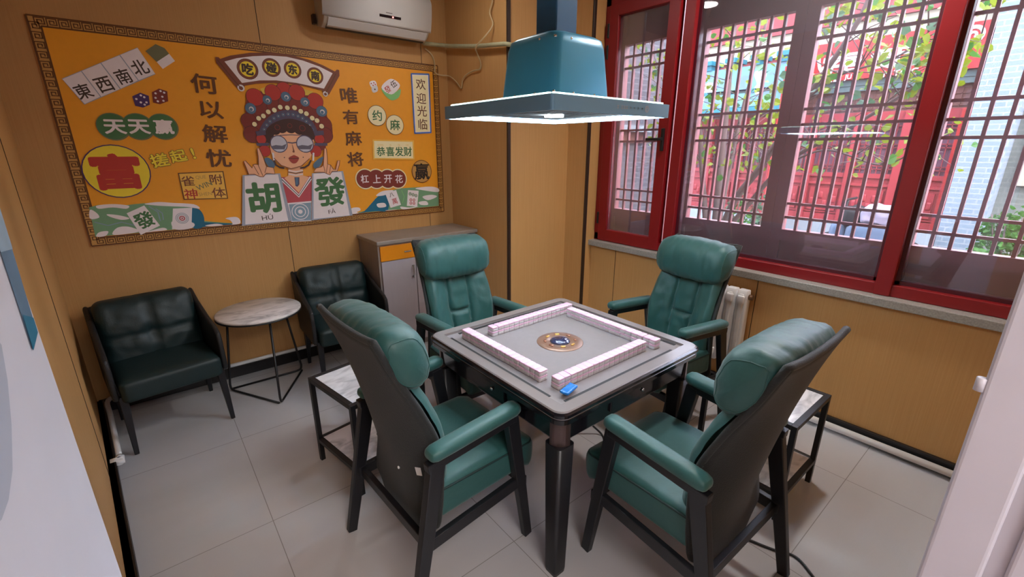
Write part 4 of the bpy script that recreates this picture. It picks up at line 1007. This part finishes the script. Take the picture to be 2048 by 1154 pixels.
# the two tiles held up, then the hands over them
p.poly([cB(*q) for q in ((231, 742), (437, 732), (502, 992), (228, 1020))], 'grey').poly([cB(*q) for q in ((242, 746), (425, 738), (482, 992), (246, 1012))], 'white').text('胡', cB(348, 866), hgt(cB, 348, 866, 160), 'green', 0, .04, 1.05)
p.text('HÚ', cB(367, 971), hgt(cB, 367, 971, 32), 'ink', 2, 0, 1.2)
p.poly([cB(*q) for q in ((611, 732), (781, 719), (834, 962), (609, 990))], 'grey').poly([cB(*q) for q in ((619, 735), (772, 724), (818, 962), (620, 982))], 'white').text('發', cB(712, 832), hgt(cB, 712, 832, 150), 'green', 2, .03, 1.05)
p.text('FĀ', cB(720, 938), hgt(cB, 720, 938, 28), 'ink', 4, 0, 1.2)
for hand in (((210, 745), (238, 748), (290, 860), (330, 980), (420, 995), (440, 1075), (330, 1065), (290, 1112), (250, 1110), (180, 1080), (105, 1080), (70, 990), (38, 915), (62, 905), (150, 1000), (162, 955), (195, 950), (230, 960), (225, 850)),
             ((1068, 748), (1096, 752), (1108, 860), (1110, 950), (1150, 960), (1185, 1015), (1212, 1020), (1240, 905), (1268, 900), (1262, 960), (1235, 1040), (1170, 1040), (1140, 1088), (1100, 1070), (1070, 1055), (935, 1050), (965, 1000), (1030, 985), (1058, 960))):
    pts = [cE(*q) for q in hand]; p.poly(pts, 'skin').line(pts, .005, 'russet', True)
for a, c in (((225, 960), (285, 1100)), ((165, 965), (235, 1085)), ((330, 985), (310, 1060)), ((1110, 955), (1095, 1065)), ((1150, 965), (1135, 1070)), ((1060, 965), (1080, 1050))): p.line([cE(*a), cE(*c)], .004, 'russet')
p.done('opera_portrait')
#</MURAL>
#<OUTSIDE>
# ------------------------------------------------------------------ the lane outside
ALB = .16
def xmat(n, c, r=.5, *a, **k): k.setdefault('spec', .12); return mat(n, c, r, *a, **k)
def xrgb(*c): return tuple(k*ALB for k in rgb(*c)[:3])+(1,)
PAVE = xmat('pale_paving', xrgb(176, 182, 186), .8, var=.1, scale=3)
struct(MB().bb(2.1, 16, -14, 12, -.14, 0).build('ground', PAVE), 'pale paved lane outside the window', 'ground')
SRED = xmat('red_painted_wood', xrgb(190, 62, 70), .5, var=.08, scale=6)
SRED2 = xmat('bright_red_lacquer', xrgb(224, 40, 34), .4, var=.05)
PLIN = xmat('pale_stone_plinth', xrgb(186, 202, 210), .8, var=.08, scale=10)
CREAMW = xmat('cream_render', xrgb(226, 220, 196), .8, var=.05)
BRN = xmat('brown_carved_wood', xrgb(134, 84, 74), .6, var=.2, scale=12)
GLZ = xmat('dim_shop_glass', xrgb(150, 112, 130), .15, var=.2, scale=3)
FX = 8.0
def fy(u, v=300, X=FX): return at(u, v, X=X).y
shop = thing('shop_building', 'red wooden shop front with lattice windows across the lane', 'building', (8.3, 0, 0))
yR, yL = -2.56, 4.2
MB().bb(7.72, 8.6, yR, yL, 0, .46).build('plinth', PLIN, shop, world=True)
b = MB().bb(8.06, 8.3, yR, yL, .46, 1.25).bb(8.06, 8.3, yR, yL, 2.06, 2.2).bb(8.2, 8.32, yR, yL, .46, 4.1, 0).bb(8.12, 8.3, yR, yL, 3.2, 4.1, 1).bb(8.05, 8.3, yR, yL, 3.55, 4.1)
b.build('wall', [SRED, CREAMW], shop, world=True)
pitch = .62; n = int((yL-yR)/pitch)
for k in range(n+1):
    y = yR+.06+k*pitch
    MB().bb(8.0, 8.1, y-.055, y+.055, .46, 2.2).build('post', SRED2 if k == 0 else SRED, shop, world=True)
    if k < n:
        b = MB().bb(8.03, 8.06, y+.1, y+pitch-.1, .62, 1.0).bb(8.02, 8.06, y+.055, y+pitch-.055, .46, .56).bb(8.03, 8.06, y+.055, y+pitch-.055, .58, .6).bb(8.02, 8.06, y+.055, y+pitch-.055, 1.06, 1.10).bb(8.02, 8.06, y+.055, y+pitch-.055, 1.19, 1.26)
        for q in range(6): b.rbox((8.03, y+.14+.067*q, .81+.08*math.sin(q*2.4)), (.014, .03, .06), .012, 4)
        b.build('carved_panel', SRED, shop, world=True)
        wd = MB().bb(8.12, 8.15, y+.055, y+pitch-.055, 1.25, 2.06).build('window', GLZ, shop, world=True)
        b = MB()
        for q in range(1, 7): yy2 = y+.055+(pitch-.11)*q/7; b.bb(8.08, 8.10, yy2-.006, yy2+.006, 1.26, 2.06)
        for z in (1.33, 1.38, 1.66, 1.71, 1.93, 1.98): b.bb(8.08, 8.10, y+.055, y+pitch-.055, z-.006, z+.006)
        b.build('window_lattice', SRED, wd, world=True)
b = MB().bb(8.08, 8.3, yR, yL, 2.2, 2.52)
for k in range(80): y = yR+k*(yL-yR)/80; b.bb(8.06, 8.08, y, y+.012, 2.22, 2.5)
for z in (2.24, 2.32, 2.40, 2.48): b.bb(8.06, 8.08, yR, yL, z-.006, z+.006)
b.build('transom', BRN, shop, world=True)
MB().bb(7.98, 8.3, yR, yL, 2.52, 2.60, 0).bb(7.96, 8.3, yR, yL, 2.60, 2.68, 0).build('fascia', xmat('grey_green_fascia', xrgb(110, 138, 136), .6, var=.15, scale=5), shop, world=True)
# red lacquered column standing in front of the shop
tag(MB().lathe([(.20, 0), (.20, .16), (.15, .22), (.145, 2.6), (.15, 2.9)], (7.3, fy(1563, 300, 7.3), 0), 28).build('lacquered_column', SRED2), 'bright red round column under the painted beams', 'column')
# painted beams
PB = bpy.data.materials.new('painted_beam_pattern'); PB.use_nodes = True; n_ = PB.node_tree
vo = n_.nodes.new('ShaderNodeTexVoronoi'); vo.inputs['Scale'].default_value = 7; tc = n_.nodes.new('ShaderNodeTexCoord'); n_.links.new(tc.outputs['Object'], vo.inputs[0])
cr = n_.nodes.new('ShaderNodeValToRGB'); cr.color_ramp.interpolation = 'CONSTANT'; e = cr.color_ramp.elements
e[0].position = 0; e[0].color = xrgb(10, 150, 175); e[1].position = .46; e[1].color = xrgb(225, 235, 245)
for ps, c in ((.56, (12, 110, 165)), (.72, (60, 150, 90)), (.86, (10, 140, 160))): k = e.new(ps); k.color = xrgb(*c)
sp_ = n_.nodes.new('ShaderNodeSeparateColor'); n_.links.new(vo.outputs['Color'], sp_.inputs[0]); n_.links.new(sp_.outputs[0], cr.inputs[0])
n_.links.new(cr.outputs[0], n_.nodes['Principled BSDF'].inputs['Base Color']); n_.nodes['Principled BSDF'].inputs['Roughness'].default_value = .6
gate = thing('painted_beam', 'teal and blue painted timber beams of a gate beyond the tree', 'beam', (7.35, 1.0, 2.3))
gy0, gy1 = fy(1575, 200, 7.3), 3.2
TB = xmat('teal_painted_wood', xrgb(16, 140, 165), .5, var=.15, scale=6)
MB().bb(7.22, 7.46, gy0, gy1, 2.62, 2.98).build('upper_beam', PB, gate, world=True)
MB().bb(7.24, 7.44, gy0, gy1, 2.34, 2.56).build('lower_beam', PB, gate, world=True)
MB().bb(7.2, 7.48, gy0, gy1, 2.22, 2.33).build('lintel', TB, gate, world=True)
for k in range(9):
    y = gy0+.12+k*(gy1-gy0-.24)/8; b = MB().bb(7.18, 7.5, y-.06, y+.06, 2.98, 3.06).bb(7.12, 7.56, y-.09, y+.09, 3.06, 3.13).bb(7.2, 7.48, y-.03, y+.03, 2.56, 2.62)
    b.build('bracket_block', TB, gate, world=True)
# sign
sg = thing('shop_sign', 'red shop sign with white characters and pinyin across the lane', 'sign', (7.93, -.9, 2.69))
SGR = xmat('red_sign_board', xrgb(222, 26, 34), .4, var=.03); SGW = xmat('white_sign_letters', xrgb(236, 246, 250), .4)
sy0, sy1 = fy(1966, 130), fy(1612, 130)
MB().bb(7.86, 7.98, sy0, sy1, 2.69, 3.26).build('board', SGR, sg, world=True)
def sign_text(ch, y, z, h, wx=1.0, bold=.03):
    b = MB(); vs, fs = glyph_mesh(ch, bold)
    def pts(x): return [(x-.0004*p[2], y-p[0]*h*wx, z+p[1]*h) for p in vs]
    b.add(pts(7.845), fs)
    return b.build('letter', SGW, sg, world=True, recalc=False)
for ch, u in zip('八字居餐厅', (1634, 1668, 1704, 1765, 1815)):
    p0 = at(u, 112, X=7.85); sign_text(ch, p0.y, at(1760, 118, X=7.85).z, .26, 1.05, .045)
for t_, u in (('BA', 1657), ('ZI', 1676), ('JU', 1697), ('CAN', 1760), ('TING', 1810)):
    p0 = at(u, 150, X=7.85); sign_text(t_, p0.y, at(1760, 149, X=7.85).z, .085, 1.0, .03)
b = MB(); p0 = at(1946, 70, X=7.85)
for r, w_, a0, a1 in ((.12, .045, -2.6, 2.2), (.05, .03, -1.0, 3.6)):
    vs = []; n2 = 24
    for k in range(n2+1):
        t = a0+(a1-a0)*k/n2; vs += [(7.85, p0.y-(r-w_)*math.cos(t), p0.z+(r-w_)*math.sin(t)), (7.85, p0.y-r*math.cos(t), p0.z+r*math.sin(t))]
    b.add(vs, [(2*k, 2*k+1, 2*k+3, 2*k+2) for k in range(n2)])
b.build('logo', SGW, sg, world=True, recalc=False, solid=.01)
# pale brick pier and the wall to its right
PIER = brick_mat('pale_blue_grey_brick', xrgb(158, 180, 194), xrgb(146, 170, 186), xrgb(190, 202, 208), .24, .07, .007, 'yz')
tag(MB().bb(7.8, 8.5, -3.02, -2.57, 0, 4.1).build('brick_pier', PIER), 'pale blue grey brick pier beside the red shop front', 'pier')
GW = brick_mat('pale_grey_green_brick', xrgb(142, 154, 144), xrgb(134, 146, 138), xrgb(166, 174, 164), .24, .07, .007, 'yz')
nb = thing('neighbouring_house', 'pale grey green brick house with a dark framed window at the right', 'building', (8.4, -5, 0))
MB().bb(8.3, 8.9, -8, -3.02, 0, 4.1).build('wall', GW, nb, world=True)
wy0, wy1, wz0, wz1 = -5.2, -3.24, 1.22, 2.55
wd = MB().bb(8.25, 8.31, wy0, wy1, wz0, wz1).build('window', GLZ, nb, world=True)
MB().bb(8.22, 8.30, wy0, wy1, wz0-.06, wz0).bb(8.22, 8.30, wy1, wy1+.06, wz0-.06, wz1+.06).bb(8.22, 8.3, wy0, wy1, wz1, wz1+.06).build('window_frame', CREAMW, wd, world=True)
MB().bb(8.23, 8.3, wy0, wy1, wz0, wz0+.35).build('window_panel', xmat('brick_red_panel', xrgb(172, 74, 66), .6), wd, world=True)
# grey brick side wall seen through the casement
GB = brick_mat('grey_brick', xrgb(118, 120, 128), xrgb(108, 110, 120), xrgb(146, 148, 156), .24, .07, .006, 'xz')
sw = thing('brick_side_wall', 'grey brick side wall close outside the casement', 'wall', (3.7, .35, 0))
MB().bb(2.3, 4.7, .2, .5, 0, 3.1).build('brickwork', GB, sw, world=True)
MB().bb(3.62, 4.3, .08, .2, 1.86, 1.94).bb(3.62, 4.3, .14, .2, 1.72, 1.86, 1).build('ledge', [PLIN, BRN], sw, world=True)
# covered scooter
scx, scy = 6.7, fy(1745, 440, 6.7)
sc_ = thing('parked_scooter', 'parked blue grey scooter under a lilac cloth cover across the lane', 'scooter', (scx, scy, 0))
SB = xmat('blue_grey_scooter_body', xrgb(120, 146, 176), .4, var=.08); LIL = xmat('lilac_cloth', xrgb(206, 196, 220), .8, var=.1, scale=20, bump=.3); DK = xmat('dark_rubber', xrgb(30, 30, 34), .7)
MB().rbox((scx, scy, .42), (.2, .26, .24), .1, 10).build('body', SB, sc_, world=True)
for dy in (-.42, .42):
    b = MB(); ring = [(scx, scy+dy+.19*math.cos(t*PI/12), .24+.19*math.sin(t*PI/12)) for t in range(24)]; b.tube(ring, .045, 8, closed=True)
    b.tube([(scx-.04, scy+dy, .24), (scx+.04, scy+dy, .24)], .12, 14); b.build('wheel', DK, sc_, world=True)
MB().rbox((scx, scy+.36, .42), (.1, .12, .2), .08, 8).build('front_fender', SB, sc_, world=True)
MB().tube([(scx, scy+.42, .24), (scx, scy+.34, .95)], .025, 8).tube([(scx-.24, scy+.3, .96), (scx, scy+.34, .95), (scx+.24, scy+.3, .96)], .018, 8).build('handlebar', DK, sc_, world=True)
MB().rbox((scx, scy+.2, .72), (.2, .14, .15), .1, 8, fn=lambda q: q+Vector((0, 0, noise.noise(q*14)*.03))).build('seat', DK, sc_, world=True)
def clf(q): return q+Vector((noise.noise(q*9)*.03, noise.noise(q*9+Vector((3, 0, 0)))*.03, noise.noise(q*11+Vector((0, 7, 0)))*.03))
MB().rbox((scx, scy-.16, .78), (.25, .26, .12), .06, 14, fn=clf).build('cloth_cover', LIL, sc_, world=True)

# ------------------------------------------------------------------ plants
def leaf_mat(name, c):
    m = bpy.data.materials.new(name); m.use_nodes = True; n = m.node_tree; L = n.links; b = n.nodes['Principled BSDF']
    oi = n.nodes.new('ShaderNodeTexCoord'); nz = n.nodes.new('ShaderNodeTexNoise'); nz.inputs['Scale'].default_value = 3; L.new(oi.outputs['Object'], nz.inputs['Vector'])
    mx = n.nodes.new('ShaderNodeMixRGB'); mx.inputs[1].default_value = tuple(k*.7 for k in c[:3])+(1,); mx.inputs[2].default_value = tuple(min(1, k*1.3) for k in c[:3])+(1,); L.new(nz.outputs[0], mx.inputs[0])
    L.new(mx.outputs[0], b.inputs['Base Color']); b.inputs['Roughness'].default_value = .5; b.inputs['Specular IOR Level'].default_value = .12
    t = n.nodes.new('ShaderNodeBsdfTranslucent'); L.new(mx.outputs[0], t.inputs[0]); ms = n.nodes.new('ShaderNodeMixShader'); ms.inputs[0].default_value = .5
    L.new(b.outputs[0], ms.inputs[1]); L.new(t.outputs[0], ms.inputs[2]); L.new(ms.outputs[0], n.nodes['Material Output'].inputs[0]); return m
LEAFY = leaf_mat('yellow_green_leaf', xrgb(166, 190, 40)); LEAFG = leaf_mat('fresh_green_leaf', xrgb(84, 160, 60)); LEAFB = leaf_mat('blue_green_leaf', xrgb(96, 150, 110))
BARK = xmat('grey_brown_bark', xrgb(128, 108, 104), .85, var=.2, scale=20, bump=.4)
random.seed(11)
def leaf(b, p, s, mi=0):
    d = Vector((random.uniform(-1, 1), random.uniform(-1, 1), random.uniform(-1, .4))).normalized(); sd = d.orthogonal().normalized()
    sd = Matrix.Rotation(random.uniform(0, 6.28), 3, d) @ sd; nn = d.cross(sd)*s*.12
    b.add([p, p+d*s*.35+sd*s*.42+nn, p+d*s*.75+sd*s*.33+nn, p+d*s, p+d*s*.75-sd*s*.33+nn, p+d*s*.35-sd*s*.42+nn], [(0, 1, 2, 3), (0, 3, 4, 5)], mi)
base = at(1432, 470, X=4.2); base.z = 0
tree = thing('courtyard_tree', 'slim tree with several grey stems and yellow green leaves outside the window', 'tree', tuple(base))
stems = [
 ([(1428, 480, 4.2), (1437, 380, 4.2), (1450, 250, 4.25), (1462, 120, 4.3), (1475, 10, 4.35)], .058, .020),
 ([(1412, 470, 4.15), (1404, 340, 4.1), (1397, 200, 4.0), (1392, 60, 3.9)], .046, .013),
 ([(1440, 475, 4.1), (1470, 400, 4.0), (1520, 335, 3.9), (1600, 215, 3.75), (1700, 70, 3.6), (1740, -10, 3.55)], .052, .014),
 ([(1445, 480, 4.1), (1500, 405, 4.05), (1580, 320, 4.0), (1700, 255, 3.95), (1850, 160, 3.9), (1960, 80, 3.85)], .036, .008),
 ([(1433, 475, 4.3), (1458, 340, 4.4), (1490, 200, 4.5), (1535, 40, 4.7)], .042, .012),
 ([(1404, 330, 4.1), (1360, 250, 3.9), (1325, 160, 3.7), (1298, 80, 3.6)], .012, .005),
 ([(1560, 335, 4.0), (1650, 300, 3.9), (1760, 330, 3.8), (1830, 300, 3.7)], .012, .004),
 ([(1610, 200, 3.75), (1680, 150, 3.6), (1800, 110, 3.5), (1900, 20, 3.4)], .013, .004),
]
b = MB(); tips = []
for pts, r0_, r1_ in stems:
    P = [at(u, v, X=x) for u, v, x in pts]
    if r0_ > .02: P = [Vector((base.x+(P[0].x-base.x)*.6, base.y+(P[0].y-base.y)*.8, 0))]+P
    Q = catmull(P, 6); b.tube(Q, .02, 8, radii=[r0_+(r1_-r0_)*i/(len(Q)-1) for i in range(len(Q))])
    for i in range(len(Q)//3, len(Q)):
        for _ in range(2):
            if Q[i].z < 1.3 or random.random() < .45: continue
            d = Vector((random.uniform(-1, 1), random.uniform(-1, 1), random.uniform(-.3, .9))).normalized(); L_ = random.uniform(.25, .6)
            tw = [Q[i], Q[i]+d*L_*.5+Vector((0, 0, .03)), Q[i]+d*L_]; b.tube(tw, .004, 5, radii=[.006, .004, .002])
            tips += [tw[1], tw[2], tw[2], tw[1].lerp(tw[2], .5)]
b.build('stem', BARK, tree, world=True)
b = MB()
for p in tips:
    for _ in range(2):
        q = p+Vector((random.gauss(0, .09), random.gauss(0, .09), random.gauss(0, .08)))
        if q.x < 2.35 or (q.z < 1.95 and random.random() < .45): continue
        leaf(b, q, random.uniform(.05, .10), 0 if random.random() < .8 else 1 if random.random() < .5 else 2)
b.build('foliage', [LEAFY, LEAFG, LEAFB], tree, world=True)
def shrub(u, v, X, h, w_, nl, lab, mi, s=.06):
    p = at(u, v, X=X); p.z = 0
    root = thing('leafy_shrub', lab, 'shrub', tuple(p), group='shrubs along the lane')
    b = MB()
    for k in range(7):
        a = k*.9; b.tube([p, p+Vector((math.cos(a)*w_*.4, math.sin(a)*w_*.4, h*.5)), p+Vector((math.cos(a)*w_*.7, math.sin(a)*w_*.7, h*.95))], .008, 5)
    b.build('stem', BARK, root, world=True)
    b = MB()
    for _ in range(nl):
        t = Vector((random.gauss(0, 1), random.gauss(0, 1), random.gauss(0, 1))).normalized()*random.random()**.4
        leaf(b, p+Vector((t.x*w_, t.y*w_, h*.62+t.z*h*.45)), s*random.uniform(.7, 1.3), mi)
    b.build('foliage', [LEAFY, LEAFG, LEAFB], root, world=True)
shrub(1468, 470, 5.0, 1.06, .17, 260, 'small green shrub right of the tree stems, below the lattice', 1)
shrub(1515, 470, 5.7, 1.0, .18, 260, 'small bluish green shrub further right of the tree stems', 2)
shrub(2032, 470, 6.7, .95, .36, 600, 'big bright green shrub at the foot of the pale brick house on the right', 1, .07)
shrub(1958, 495, 6.1, .55, .16, 200, 'low green plant left of the big shrub by the pale brick house', 1)
#</OUTSIDE>
